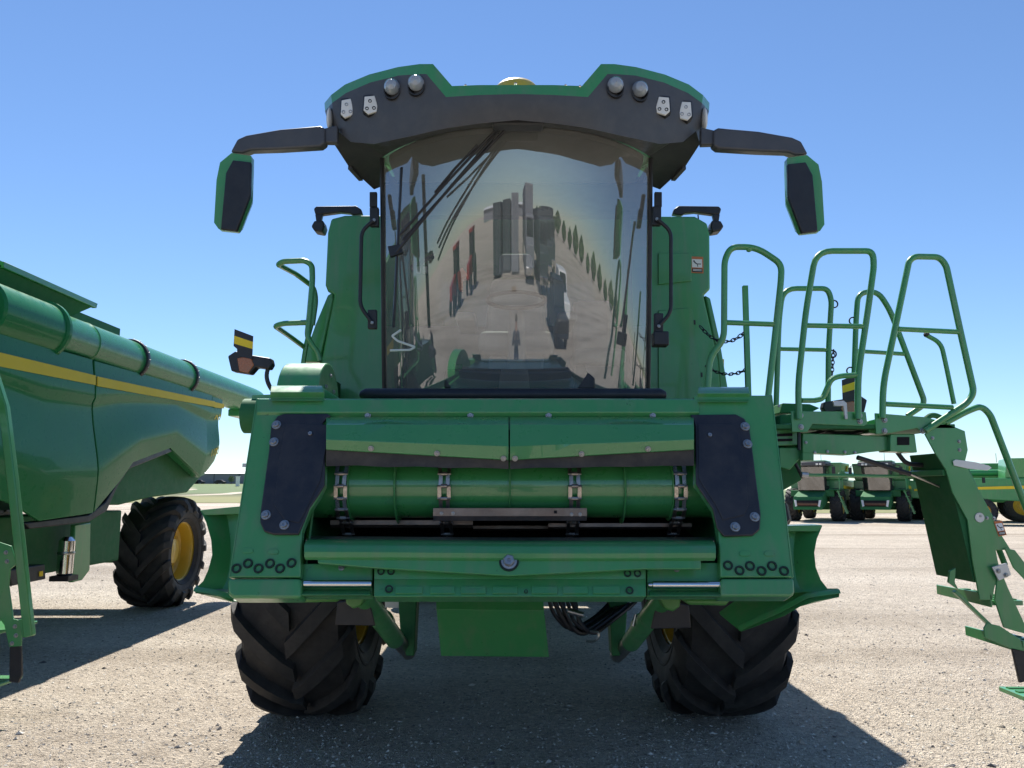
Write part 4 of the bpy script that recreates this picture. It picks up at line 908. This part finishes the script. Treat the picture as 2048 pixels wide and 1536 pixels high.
stripe_strip(-100, 181, 684, 716, 751, 770, bulge=.056, par=fpn); stripe_strip(187, 424, 753, 772, 803, 814, bulge=.045, par=rpn); stripe_strip(426, 444, 804, 815, 808, 817, bulge=.030, par=cpn)
# moulded swage lines: raised surround on the panels and wheel arch trim
arch = [(50, 1046), (60, 1058), (178, 1044), (214, 1022), (236, 972), (258, 938), (345, 903), (338, 896), (262, 924), (236, 962), (212, 1004), (178, 1030)]
MB().prism([sp_(x, y, SX + .02) for x, y in arch], (-.10, 0, 0)).build('arch_trim', 'black', main, .01)
MB().prism([sp_(x, y, SX - .02) for x, y in ((345, 903), (400, 955), (412, 948), (372, 905), (352, 896))], (-.12, 0, 0)).build('arch_edge', 'green_gloss', main, .012)
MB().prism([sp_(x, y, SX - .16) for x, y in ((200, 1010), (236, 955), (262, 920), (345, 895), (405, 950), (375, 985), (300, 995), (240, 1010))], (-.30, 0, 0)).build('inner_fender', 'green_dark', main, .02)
def sidetext(s, x0, y0, x1, y1, h, par, skew=.25, dx=.052):
    cu_ = bpy.data.curves.new('marking', 'FONT'); cu_.body = s; cu_.offset = .022; ob = bpy.data.objects.new('marking', cu_)
    COL.objects.link(ob); dg = bpy.context.evaluated_depsgraph_get(); me = bpy.data.meshes.new_from_object(ob.evaluated_get(dg)); bpy.data.objects.remove(ob)
    a = atx(x0, y0, SX) + OFF; b = atx(x1, y1, SX) + OFF; ux = (b - a); L = ux.length; ux.normalize(); uz = Vector((0, 0, 1))
    w_ = max(v.co.x for v in me.vertices)
    for v in me.vertices:
        q = a + ux * (v.co.x / w_ * L + v.co.y * h * skew) + uz * (v.co.y * h) + Vector((dx, 0, 0)); v.co = q - ROOT[0]
    me.materials.append(M['stripe']); o = bpy.data.objects.new('marking', me); COL.objects.link(o); o.parent = par; return o
sidetext('X9', 428, 838, 440, 841, .21, cpn, .25, .008); sidetext('1100', 413, 914, 429, 907, .14, cpn, .25, .058)
# rear end + tailboard
MB().box((-1.6, 12.2, 2.15), (1.6, 12.34, 2.78)).build('rear_hood', 'green', main, .05, seg=4)
# auger tube along the side
AX, AZ = 1.62, None
pA = atx(20, 610, -4.55) + OFF; pB = atx(512, 783, -4.55) + OFF
zc_ = (pA.z + pB.z) / 2
au = MB(); AYs = [(7.55, .20), (7.6, .33), (8.05, .34), (8.3, .34), (8.36, .27), (13.5, .25)]
yE = pB.y
MB().box((1.1, 7.5, 2.95), (1.62, 8.1, 3.35)).build('auger_elbow', 'green', main, .06, seg=3)
au.lathe([(.001, 7.2), (.25, 7.2), (.27, 7.22), (.27, 8.10), (.295, 8.11), (.295, 8.15), (.24, 8.16), (.228, 8.20), (.228, yE - .25), (.22, yE - .05), (.18, yE), (.001, yE)], (1.68, 0, 3.13), (0, 1, 0), 40)
au = au.build('unloading_auger', 'green_gloss', main, ang=35)
for px in (262, 368):
    yy = (atx(px, 700, -4.55) + OFF).y
    MB().lathe([(.225, -.035), (.250, -.03), (.255, 0), (.250, .03), (.225, .035)], (1.68, yy, 3.13), (0, 1, 0), 40).build('tube_clamp', 'black', au)
    for k in range(18):
        a = 2 * math.pi * k / 18; MB().ball((1.68 + .255 * math.cos(a), yy, 3.13 + .255 * math.sin(a)), .008, 6).build('clamp_bolt', 'zinc', au)
for px in (164,): 
    yy = (atx(px, 660, -4.55) + OFF).y; MB().lathe([(.228, -.008), (.234, 0), (.228, .008)], (1.68, yy, 3.13), (0, 1, 0), 40).build('tube_seam', 'green', au)
MB().box((1.55, yE - .9, 2.80), (1.75, yE - .35, 2.92)).build('auger_saddle', 'green', au, .02); MB().bar((1.66, yE - .7, 2.84), (1.6, yE - .2, 2.78), .05, .05).build('saddle_arm', 'green_dark', au)
# folded tank extension (overhanging lid)
a = sp_(-120, 470, -4.62); b = sp_(196, 606, -4.62); z_ = 3.60
MB().prism([(1.62, 7.6, 3.60), (1.62, b.y, 3.60), (1.62, b.y + .02, 3.66), (1.62, 7.6, 3.66)], (-.05, 0, 0)).build('tank_lid', 'green', main, .006)
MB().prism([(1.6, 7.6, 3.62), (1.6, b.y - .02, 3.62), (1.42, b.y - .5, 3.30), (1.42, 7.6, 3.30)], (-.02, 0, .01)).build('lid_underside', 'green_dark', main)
MB().prism([(1.58, 7.6, 3.65), (1.58, b.y, 3.65), (-1.5, b.y, 3.70), (-1.5, 7.6, 3.70)], (0, 0, .02)).build('tank_cover', 'green', main)
# chassis side below the panels
MB().box((1.2, 7.0, .75), (1.5, 10.3, 1.35)).build('chassis_side', 'green_dark', main, .02)
MB().prism([sp_(x, y, SX - .12) for x, y in ((150, 1050), (182, 1045), (180, 1140), (165, 1160), (145, 1165))], (-.05, 0, 0)).build('chassis_plate', 'green', main, .01)
tb_ = MB().prism([sp_(x, y, SX - .08) for x, y in ((18, 1140), (90, 1128), (92, 1158), (24, 1172))], (-.25, 0, 0)).build('tool_box', 'black', main, .01)
MB().prism([sp_(x, y, SX - .07) for x, y in ((80, 1143), (86, 1142), (86, 1152), (80, 1153))], (-.01, 0, 0)).build('toolbox_mark', 'stripe', tb_)
fe = sp_(132, 1112, SX - .06)
ex = MB().lathe([(.001, -.19), (.06, -.19), (.075, -.17), (.075, .15), (.05, .18), (.04, .19), (.001, .19)], fe, (0, .02, 1), 20).build('chrome_canister', 'chrome', main)
MB().lathe([(.078, -.015), (.082, 0), (.078, .015)], fe + Vector((0, 0, .03)), (0, .02, 1), 20).build('canister_band', 'steel', ex); MB().box(fe + Vector((-.1, -.09, -.24)), fe + Vector((.09, .09, -.19))).build('canister_base', 'black', ex)
for v, c in enumerate(((260, 800), (240, 775))): MB().cyl(sp_(c[0], c[1] - 40, -4.8), sp_(c[0] + 30, c[1] - 30, -4.8), .015, 6).build('tank_bracket', 'steel', main)

# ================================================================== NEIGHBOUR COMBINE (left)
PLAT = ('guard_rail', 'rail_knob', 'platform_deck', 'platform_bracket', 'platform_beam', 'platform_support', 'valve_block', 'block_slot', 'support_gusset', 'support_foot', 'tie_rod', 'rod_joint', 'gas_strut', 'hose', 'step_tray', 'latch_handle', 'curved_handle', 'handle_tip', 'safety_chain', 'snap_ring', 'gate_post', 'gearbox_guard', 'deck_stay', 'platform_hose', 'support_rod', 'bolt', 'walkway')
nb = copy_tree(main, None, LAD)
for ch in nb.children:
    if ch.name.split('.')[0] in PLAT: ch.location = ch.location + Vector((-.56, 0, 0))
nb.location = NB; tag(nb, 'glossy green combine at the left edge with yellow side stripe and yellow rear wheel rim', 'combine', 'combines parked in the front row')
main['group'] = 'combines parked in the front row'
ROOT[0] = NB.copy()
LN = 5.35
def nl(pts, Y, th, nm, mt, bv=.003): return MB().prism([at(x, y, Y) for x, y in pts], (0, th, 0)).build(nm, mt, nb, bv)
nl([(-60, 640), (-42, 640), (12, 812), (30, 960), (64, 1272), (46, 1276), (12, 960), (-4, 818)], LN, .05, 'ladder_rail', 'green', .008)
a_ = nl([(-60, 1060), (0, 1085), (22, 1092), (33, 1128), (20, 1138), (17, 1172), (26, 1238), (44, 1242), (42, 1292), (18, 1294), (6, 1240), (-60, 1225)], LN + .06, .014, 'ladder_stringer', 'green')
bolts(a_, [at(x, y, LN + .06) for x, y in ((12, 1105), (14, 1123), (30, 1253), (32, 1271), (24, 1287))], (0, -1, 0), .9)
nl([(-60, 1150), (-52, 1146), (20, 1250), (12, 1256)], LN + .09, .02, 'ladder_arm', 'green')
nl([(36, 1240), (62, 1238), (66, 1272), (44, 1274)], LN + .02, .03, 'ladder_arm', 'green')
nl([(19, 1292), (41, 1292), (43, 1350), (36, 1366), (18, 1364)], LN + .08, .02, 'ladder_foot', 'black')
MB().box((at(-200, 1372, LN).x, LN - .05, at(20, 1372, LN).z - .02), (at(44, 1372, LN + .3).x, LN + .30, at(20, 1372, LN).z)).build('ladder_step', 'green', nb, .004)
MB().box((at(-200, 1262, LN).x, LN - .02, at(20, 1264, LN).z - .02), (at(-6, 1262, LN).x, LN + .45, at(20, 1264, LN).z)).build('ladder_step', 'green', nb, .004)

# ================================================================== FAR COMBINES
def far_combine(name, label):
    rt = thing(name, label, 'combine', (0, 0, 0), 'combines parked in the far row')
    B = lambda lo, hi, nm, mt, par=rt, bv=.03: MB().box(lo, hi).build(nm, mt, par, bv)
    wl = MB().prism([(1.6, .6, 1.2), (1.6, 6.6, 1.5), (1.6, 6.8, 2.6), (1.6, .6, 2.6)], (-3.2, 0, 0)).build('body', 'green', rt, .05)
    for s in (-1, 1):
        MB().prism([(s * 1.62, .8, 2.05), (s * 1.62, 6.0, 1.95), (s * 1.62, 6.0, 2.08), (s * 1.62, .8, 2.25)], (s * .02, 0, 0)).build('yellow_stripe', 'stripe', wl)
        MB().prism([(s * 1.61, .7, 1.3), (s * 1.61, 2.6, 1.3), (s * 1.61, 2.6, 2.0), (s * 1.61, .7, 2.0)], (s * .03, 0, 0)).build('side_door', 'green_gloss', wl, .01)
    tk_ = MB().prism([(-1.5, .5, 2.6), (1.5, .5, 2.6), (1.62, .35, 3.7), (-1.62, .35, 3.7)], (0, 3.2, 0)).build('grain_tank', 'green', rt, .05)
    MB().prism([(1.56, 2.2, 3.15), (1.56, 2.55, 3.15), (1.6, 2.62, 3.55), (1.56, 2.3, 3.5), (1.6, 2.45, 3.4)], (.07, 0, 0)).build('yellow_mark', 'stripe', tk_)
    cab_ = MB().prism([(-.8, -1.0, 1.9), (.8, -1.0, 1.9), (.85, -1.25, 3.45), (-.85, -1.25, 3.45)], (0, 1.5, 0)).build('cab', 'black', rt, .04)
    rows = [[(.82 * math.sin(t) * 1.02, -1.04 - .25 * math.cos(t) - .25 * v, 1.95 + 1.45 * v) for t in [-1.25 + .25 * k for k in range(11)]] for v in (0, .5, 1)]
    MB().loft(rows).build('windshield', 'far_glass', cab_, ang=180)
    for s in (-1, 1): B((s * .86 - .02, -.7, 2.2), (s * .86 + .02, .3, 3.3), 'side_window', 'side_glass', cab_, .0)
    rf = B((-1.0, -1.6, 3.45), (1.0, .5, 3.72), 'roof', 'roof_black', rt, .06); B((-.98, -1.4, 3.72), (.98, .5, 3.80), 'roof_cap', 'green', rf)
    for x in (-.7, -.5, .5, .7): B((x - .07, -1.63, 3.5), (x + .07, -1.59, 3.62), 'work_light', 'white', rf, .01)
    for s in (-1, 1):
        MB().bar((s * 1.0, -1.4, 3.55), (s * 1.45, -1.55, 3.45), .05, .05).build('mirror_arm', 'black', rf); B((s * 1.45 - .1, -1.6, 2.9), (s * 1.45 + .1, -1.5, 3.4), 'mirror_head', 'black', rf)
    MB().cyl((.3, 1, 3.8), (.3, 1, 4.4), .015, 6).build('antenna', 'black', rf)
    fh = MB().prism([(-.85, -2.5, .75), (.85, -2.5, .75), (.85, -2.3, 1.55), (-.85, -2.3, 1.55)], (0, 2.2, .5)).build('feeder_house', 'green_dark', rt, .03)
    B((-.62, -2.53, .95), (.62, -2.40, 1.32), 'feeder_opening', 'dark_hole', fh, 0); MB().cyl((-.6, -2.50, 1.1), (.6, -2.50, 1.1), .09, 12).build('drum', 'rust', fh)
    for s in (-1, 1): MB().prism([(s * .60, -2.56, .98), (s * .72, -2.56, .92), (s * .80, -2.45, 1.34), (s * .66, -2.45, 1.34)], (0, .03, 0)).build('corner_cover', 'white', fh, .01)
    B((-1.3, -.9, 1.55), (1.3, .6, 1.95), 'cab_base', 'green_dark', rt)
    for s in (-1, 1):
        for (t, r_, x, y, z) in ((FT, FR, 1.35, 0, 1.02), (RT, RR_, 1.35, 4.9, .745)):
            ty = inst('tyre', t, rt, (s * x, y, z)); inst('rim', r_, rt, (s * x, y, z), (0, 0, 0 if s > 0 else math.pi))
    B((-1.2, -.2, .85), (1.2, .2, 1.15), 'axle', 'green_dark', rt); B((-1.1, 4.75, .6), (1.1, 5.05, .85), 'rear_axle', 'green_dark', rt)
    lad = MB(); 
    for y in (-1.0, -.5): lad.bar((1.5, y, 2.0), (2.0, y, .5), .05, .08)
    for k in range(5): t = k / 5 + .1; lad.box((1.5 + .5 * t - .1, -1.0, 2.0 - 1.5 * t - .02), (1.5 + .5 * t + .1, -.5, 2.0 - 1.5 * t + .02))
    lad.build('ladder', 'green', rt); B((1.0, -1.1, 1.93), (1.7, .3, 2.0), 'platform', 'green_dark', rt)
    MB().tube(fillet([(1.65, -1.0, 2.0), (1.65, -1.0, 3.0), (1.65, .2, 3.0), (1.65, .2, 2.0)], .15), .03, 8).build('guard_rail', 'green', rt)
    MB().lathe([(.001, 0), (.2, 0), (.2, 6.0), (.001, 6.0)], (1.55, 1.0, 2.95), (0, 1, 0), 20).build('unloading_auger', 'green', rt)
    return rt
fc = far_combine('combine_harvester', 'distant green combine seen head-on right behind the big machine, leftmost of the far row')
def fplace(o, px, dist, heading):
    x = (px - 1024) / F * dist; o.location = (x, dist, gh(x, dist)); o.rotation_euler = (0, 0, R(heading))
fplace(fc, 1624, 50, -32)
for px, dist, hd, lab in ((1752, 50, -32, 'distant green combine second from left in the far row, below the platform tie rod'), (2026, 50, 65, 'distant green combine turned side-on behind the ladder, two yellow rims showing'), (1868, 53, -32, 'distant green combine standing farthest back, glimpsed through the ladder'), (2150, 43, 65, 'distant green combine cut by the right edge of the picture')):
    c = copy_tree(fc); c['label'] = lab; fplace(c, px, dist, hd)

# ================================================================== FAR LEFT BACKDROP
BY = 330.; ROOT[0] = Vector((0, 0, 0))
def far(px, Y=BY): return (px - 1024) / F * Y * .993
bl = thing('warehouse', 'long low grey warehouse with white roof beyond the grass', 'building', (far(430), BY, gh(far(430), BY)))
bz = bl.location.z
for k in range(14):
    xa = far(180) + k * 10.6
    MB().box((xa, BY, bz - .5), (xa + 10.3, BY + 40, bz + 4.4)).build('wall_panel', 'bld_wall', bl)
    MB().box((xa + 10.3, BY + .1, bz - .5), (xa + 10.6, BY + 39, bz + 4.5)).build('wall_joint', 'black', bl)
MB().prism([(far(178), BY - .5, bz + 4.4), (far(178), BY + 20, bz + 6.6), (far(178), BY + 41, bz + 4.4)], (151, 0, 0)).build('roof', 'bld_roof', bl)
sg = thing('sign_pole', 'tall roadside sign on a pole behind the warehouse', 'sign', (far(477, 360), 372, gh(far(477), 372)))
q = sg.location; MB().cyl(q, q + Vector((0, 0, 10.0)), .3, 8).build('pole', 'steel', sg); MB().box(q + Vector((-2.6, -.2, 8.2)), q + Vector((2.6, .2, 10.0))).build('sign_panel', 'bld_wall', sg, .05)
def car(px, lab, mat):
    x = far(px, 322); z = gh(x, 322); c = thing('parked_car', lab, 'car', (x, 322, z), 'cars parked at the warehouse')
    b = MB().prism([(x - 2.3, 321, z + .35), (x + 2.3, 321, z + .35), (x + 2.3, 321, z + 1.0), (x + 1.5, 321, z + 1.1), (x + .9, 321, z + 1.65), (x - 1.2, 321, z + 1.65), (x - 1.9, 321, z + 1.05), (x - 2.3, 321, z + .95)], (0, 1.8, 0)).build('body', mat, c, .08)
    MB().prism([(x - 1.0, 320.97, z + 1.1), (x + 1.2, 320.97, z + 1.1), (x + .75, 320.97, z + 1.55), (x - .95, 320.97, z + 1.55)], (0, 1.86, 0)).build('window', 'dark_hole', c)
    for s in (-1.4, 1.4): MB().cyl((x + s, 320.95, z + .35), (x + s, 322.85, z + .35), .35, 14).build('wheel', 'rubber', c)
car(388, 'dark car parked left of the far warehouse front', 'black'); car(399, 'dark blue car parked beside the dark car at the warehouse', 'cloth_dark'); car(441, 'small dark car parked in front of the warehouse middle', 'black')
tr = thing('young_tree', 'small pale green tree in front of the far warehouse', 'tree', (far(463, 318), 318, gh(far(463), 318)))
q = tr.location; MB().tube([q, q + Vector((.1, 0, 1.2)), q + Vector((0, 0, 2.6))], [.12, .09, .04], 8).build('trunk', 'bark', tr)
cw = MB()
for i in range(500):
    a = random.random() * 6.28; rr = random.random() ** .5 * 1.5; z = 1.0 + random.random() * 2.3; rr *= 1 - abs(z - 1.9) / 2.2
    c = q + Vector((rr * math.cos(a), rr * math.sin(a), z)); d = Vector((random.uniform(-1, 1), random.uniform(-1, 1), random.uniform(-1, 1))).normalized() * .16; e = d.orthogonal().normalized() * .1
    cw.add([c - d, c + e, c + d, c - e], [(0, 1, 2, 3)])
cw.build('crown', 'leaf', tr)
ps = thing('marker_post', 'white square post on the grass beside the feeder edge', 'post', (far(476, 250), 250, gh(far(476, 250), 250)))
q = ps.location; MB().box(q + Vector((-.5, -.5, 0)), q + Vector((.5, .5, 3.0))).build('post', 'white', ps, .05); MB().box(q + Vector((-.6, -.6, 3.0)), q + Vector((.6, .6, 3.2))).build('post_cap', 'white', ps)

# ================================================================== BEHIND THE CAMERA (mirrored in the windshield)
def container(x, y, w_, l, h, mat, lab, rz=0):
    c = thing('storage_container', lab, 'container', (x, y, 0), 'containers behind the photographer'); c.rotation_euler = (0, 0, rz)
    b = MB().box((x - w_ / 2, y - l, .15), (x + w_ / 2, y, h)).build('shell', mat, c, .03)
    for k in range(8):
        xx = x - w_ / 2 + w_ * (k + .5) / 8; MB().box((xx - .05, y, .3), (xx + .05, y + .05, h - .15)).build('rib', mat, c)
    for s in (-1, 1): MB().cyl((x + s * .2, y + .08, .3), (x + s * .2, y + .08, h - .2), .03, 8).build('lock_rod', 'steel', c)
container(-6.5, -22, 2.6, 12, 3.9, 'container_dark', 'dark steel container behind the photographer, nearest the red machine')
container(-3.4, -24, 2.6, 12, 4.0, 'container_dark', 'dark steel container behind the photographer, middle of the three')
container(-.4, -23, 2.4, 12, 4.2, 'bld_wall', 'grey container behind the photographer with a pallet beside it')
pal = thing('pallet', 'wooden pallet on the gravel beside the grey container', 'pallet', (-.6, -17, 0))
for k in range(5): MB().box((-1.2, -17.5 + k * .22, .10), (0, -17.35 + k * .22, .13)).build('board', 'wood', pal)
for k in range(3): MB().box((-1.2 + k * .55, -17.5, 0), (-1.1 + k * .55, -16.45, .10)).build('bearer', 'wood', pal)
def truck(x, y, lab, mat, box):
    t = thing('semi_truck', lab, 'truck', (x, y, 0), 'trucks behind the photographer')
    MB().box((x - 1.25, y - 14, 1.2), (x + 1.25, y - 2.6, box)).build('trailer', mat, t, .05)
    MB().prism([(x - 1.2, y - 2.3, .6), (x - 1.2, y, .6), (x - 1.2, y, 1.7), (x - 1.2, y - .8, 1.9), (x - 1.2, y - 1.1, 2.9), (x - 1.2, y - 2.3, 3.0)], (2.4, 0, 0)).build('cab', 'container_dark' if mat == 'container_dark' else 'bld_wall', t, .06)
    MB().prism([(x - 1.05, y - .82, 1.95), (x + 1.05, y - .82, 1.95), (x + 1.0, y - 1.08, 2.75), (x - 1.0, y - 1.08, 2.75)], (0, .03, 0)).build('windscreen', 'dark_hole', t)
    for yy in (-.9, -4, -11.5, -12.8):
        for s in (-1, 1): MB().cyl((x + s * 1.0, y + yy, .5), (x + s * 1.28, y + yy, .5), .5, 18).build('wheel', 'rubber', t)
    MB().box((x - 1.25, y - .02, .45), (x + 1.25, y + .15, .8)).build('bumper', 'chrome', t, .03)
truck(4.2, -19, 'grey box truck behind the photographer', 'bld_wall', 4.6); truck(7.6, -16, 'dark truck behind the photographer, parked beside the grey box truck', 'container_dark', 3.4)
def pickup(x, y, lab, mat, rz):
    c = thing('pickup_truck', lab, 'pickup', (x, y, 0), 'pickups behind the photographer'); c.rotation_euler = (0, 0, rz)
    MB().prism([(x - .95, y - 2.8, .5), (x - .95, y + 2.7, .5), (x - .95, y + 2.7, 1.1), (x - .95, y + 1.2, 1.2), (x - .95, y + .7, 1.85), (x - .95, y - .9, 1.85), (x - .95, y - 1.0, 1.2), (x - .95, y - 2.8, 1.2)], (1.9, 0, 0)).build('body', mat, c, .06)
    for yy in (-1.8, 1.8):
        for s in (-1, 1): MB().cyl((x + s * .75, y + yy, .4), (x + s * .98, y + yy, .4), .4, 16).build('wheel', 'rubber', c)
    MB().prism([(x - .8, y + 1.2, 1.25), (x + .8, y + 1.2, 1.25), (x + .75, y + .75, 1.78), (x - .75, y + .75, 1.78)], (0, .03, 0)).build('windscreen', 'dark_hole', c)
pickup(6.5, -6.5, 'black pickup behind the photographer', 'black', .1); pickup(9.5, -10, 'white pickup behind the photographer', 'white', .1)
for i, (x, y) in enumerate(((-15, -19), (-17.5, -13))):
    c = thing('red_tractor', 'red tractor behind the photographer, ' + ('farther one' if i == 0 else 'nearer one'), 'tractor', (x, y, 0), 'red tractors behind the photographer')
    MB().prism([(x - .5, y, .8), (x - .5, y + 2.2, .8), (x - .5, y + 2.2, 1.5), (x - .5, y, 1.75)], (1, 0, 0)).build('hood', 'red', c, .08); MB().box((x - .75, y - 1.5, .9), (x + .75, y, 2.7)).build('cab', 'dark_hole', c, .08); MB().box((x - .8, y - 1.6, 2.7), (x + .8, y + .1, 2.9)).build('roof', 'red', c, .05)
    for s in (-1, 1):
        MB().cyl((x + s * .8, y - .9, .85), (x + s * 1.25, y - .9, .85), .85, 22).build('rear_wheel', 'rubber', c); MB().cyl((x + s * .7, y + 1.6, .5), (x + s * 1.0, y + 1.6, .5), .5, 20).build('front_wheel', 'rubber', c)
truck(11.5, -22, 'dark truck behind the photographer, second from the hedgerow', 'container_dark', 3.6); truck(15.5, -27, 'dark truck behind the photographer, nearest the hedgerow', 'container_dark', 4.0)
bh = thing('workshop_building', 'wide grey workshop far behind the photographer', 'building', (-20, -140, 0))
for k in range(9): MB().box((-60 + k * 9, -165, 0), (-60 + k * 9 + 8.8, -140, 4.5)).build('wall_panel', 'bld_wall', bh)
MB().prism([(-61, -139, 4.5), (-61, -152, 5.6), (-61, -166, 4.5)], (82, 0, 0)).build('roof', 'bld_roof', bh)
ORD = ['first', 'second', 'third', 'fourth', 'fifth', 'sixth', 'seventh', 'eighth', 'ninth', 'tenth', 'eleventh', 'twelfth', 'thirteenth', 'fourteenth', 'fifteenth', 'last']
for k in range(16):
    x = 34 + k * 4.2 + random.uniform(-1.5, 1.5); y = -130 + k * 7.5; hgt = random.uniform(2.6, 5.0)
    t = thing('hedgerow_tree', ORD[k] + ' hedgerow tree from the workshop end, behind the photographer', 'tree', (x, y, 0), 'hedgerow trees behind the photographer')
    MB().tube([(x, y, 0), (x, y, hgt * .6)], [.25, .08], 8).build('trunk', 'bark', t); cr_ = MB()
    for i in range(420):
        u = random.random(); a = random.random() * 6.28; rr = (hgt * .95) * math.sin(math.pi * (.12 + .86 * u)) * random.random() ** .4
        c = Vector((x + rr * math.cos(a), y + rr * math.sin(a), hgt * (.15 + .85 * u))); d = Vector((random.uniform(-1, 1), random.uniform(-1, 1), random.uniform(-1, 1))).normalized() * .5; e = d.orthogonal().normalized() * .35
        cr_.add([c - d, c + e, c + d, c - e], [(0, 1, 2, 3)])
    cr_.build('crown', 'leaf', t)
# the photographer, holding a phone up
def person(loc):
    x, y, _ = loc; pr = thing('person', 'person in dark jacket and jeans holding up a phone, mirrored in the windshield', 'person', loc)
    J = {'pel': (0, 0, .95, .15), 'chest': (0, .02, 1.28, .165), 'neck': (0, .02, 1.50, .06), 'head0': (0, .04, 1.60, .085), 'head1': (0, .05, 1.72, .075)}
    E = [('pel', 'chest'), ('chest', 'neck'), ('neck', 'head0'), ('head0', 'head1')]
    for s, n in ((-1, 'l'), (1, 'r')):
        J.update({n + 'sh': (s * .19, .02, 1.40, .065), n + 'el': (s * .27, .16, 1.16, .045), n + 'wr': (s * .09, .36, 1.38, .032), n + 'ha': (s * .07, .40, 1.45, .038),
                  n + 'hip': (s * .10, 0, .88, .095), n + 'kn': (s * .12, .02, .48, .062), n + 'an': (s * .13, 0, .09, .042), n + 'toe': (s * .15, .16, .045, .040)})
        E += [('chest', n + 'sh'), (n + 'sh', n + 'el'), (n + 'el', n + 'wr'), (n + 'wr', n + 'ha'), ('pel', n + 'hip'), (n + 'hip', n + 'kn'), (n + 'kn', n + 'an'), (n + 'an', n + 'toe')]
        for k in range(4):
            J[n + 'f%d' % k] = (s * (.05 - .004 * k), .43, 1.43 + .022 * k, .010); J[n + 'g%d' % k] = (s * .02, .45, 1.435 + .022 * k, .008)
            E += [(n + 'ha', n + 'f%d' % k), (n + 'f%d' % k, n + 'g%d' % k)]
        J[n + 'th'] = (s * .05, .38, 1.50, .010); E += [(n + 'ha', n + 'th')]
    ks = list(J); me = bpy.data.meshes.new('body'); me.from_pydata([J[k][:3] for k in ks], [(ks.index(a), ks.index(b)) for a, b in E], [])
    o = bpy.data.objects.new('body', me); COL.objects.link(o)
    o.modifiers.new('skin', 'SKIN'); sub = o.modifiers.new('sub', 'SUBSURF'); sub.levels = 1; sub.render_levels = 1
    for i, k in enumerate(ks): r_ = J[k][3]; me.skin_vertices[0].data[i].radius = (r_, r_)
    me.skin_vertices[0].data[0].use_root = True
    dg = bpy.context.evaluated_depsgraph_get(); m2 = bpy.data.meshes.new_from_object(o.evaluated_get(dg)); bpy.data.objects.remove(o)
    m2.materials.clear()
    for k in ('cloth_dark', 'denim', 'skin', 'black'): m2.materials.append(M[k])
    for p in m2.polygons:
        c = p.center; p.use_smooth = True
        p.material_index = 3 if c.z < .1 else 1 if c.z < .95 else 2 if (c.z > 1.5 and c.y < .3) or c.y > .34 else 0
    b = bpy.data.objects.new('body', m2); COL.objects.link(b); b.parent = pr
    hair = MB().ball(Vector(loc) + Vector((0, .03, 1.70)), .098, 14, (1, 1.05, .85)).build('hair', 'bark', pr)
    ph = thing('phone', 'black phone held up by the person', 'phone', (x, y + .455, 1.45)); MB().box((x - .075, y + .45, 1.42), (x + .075, y + .458, 1.50)).build('phone_body', 'black', ph, .003)
person((0.03, -.62, 0))
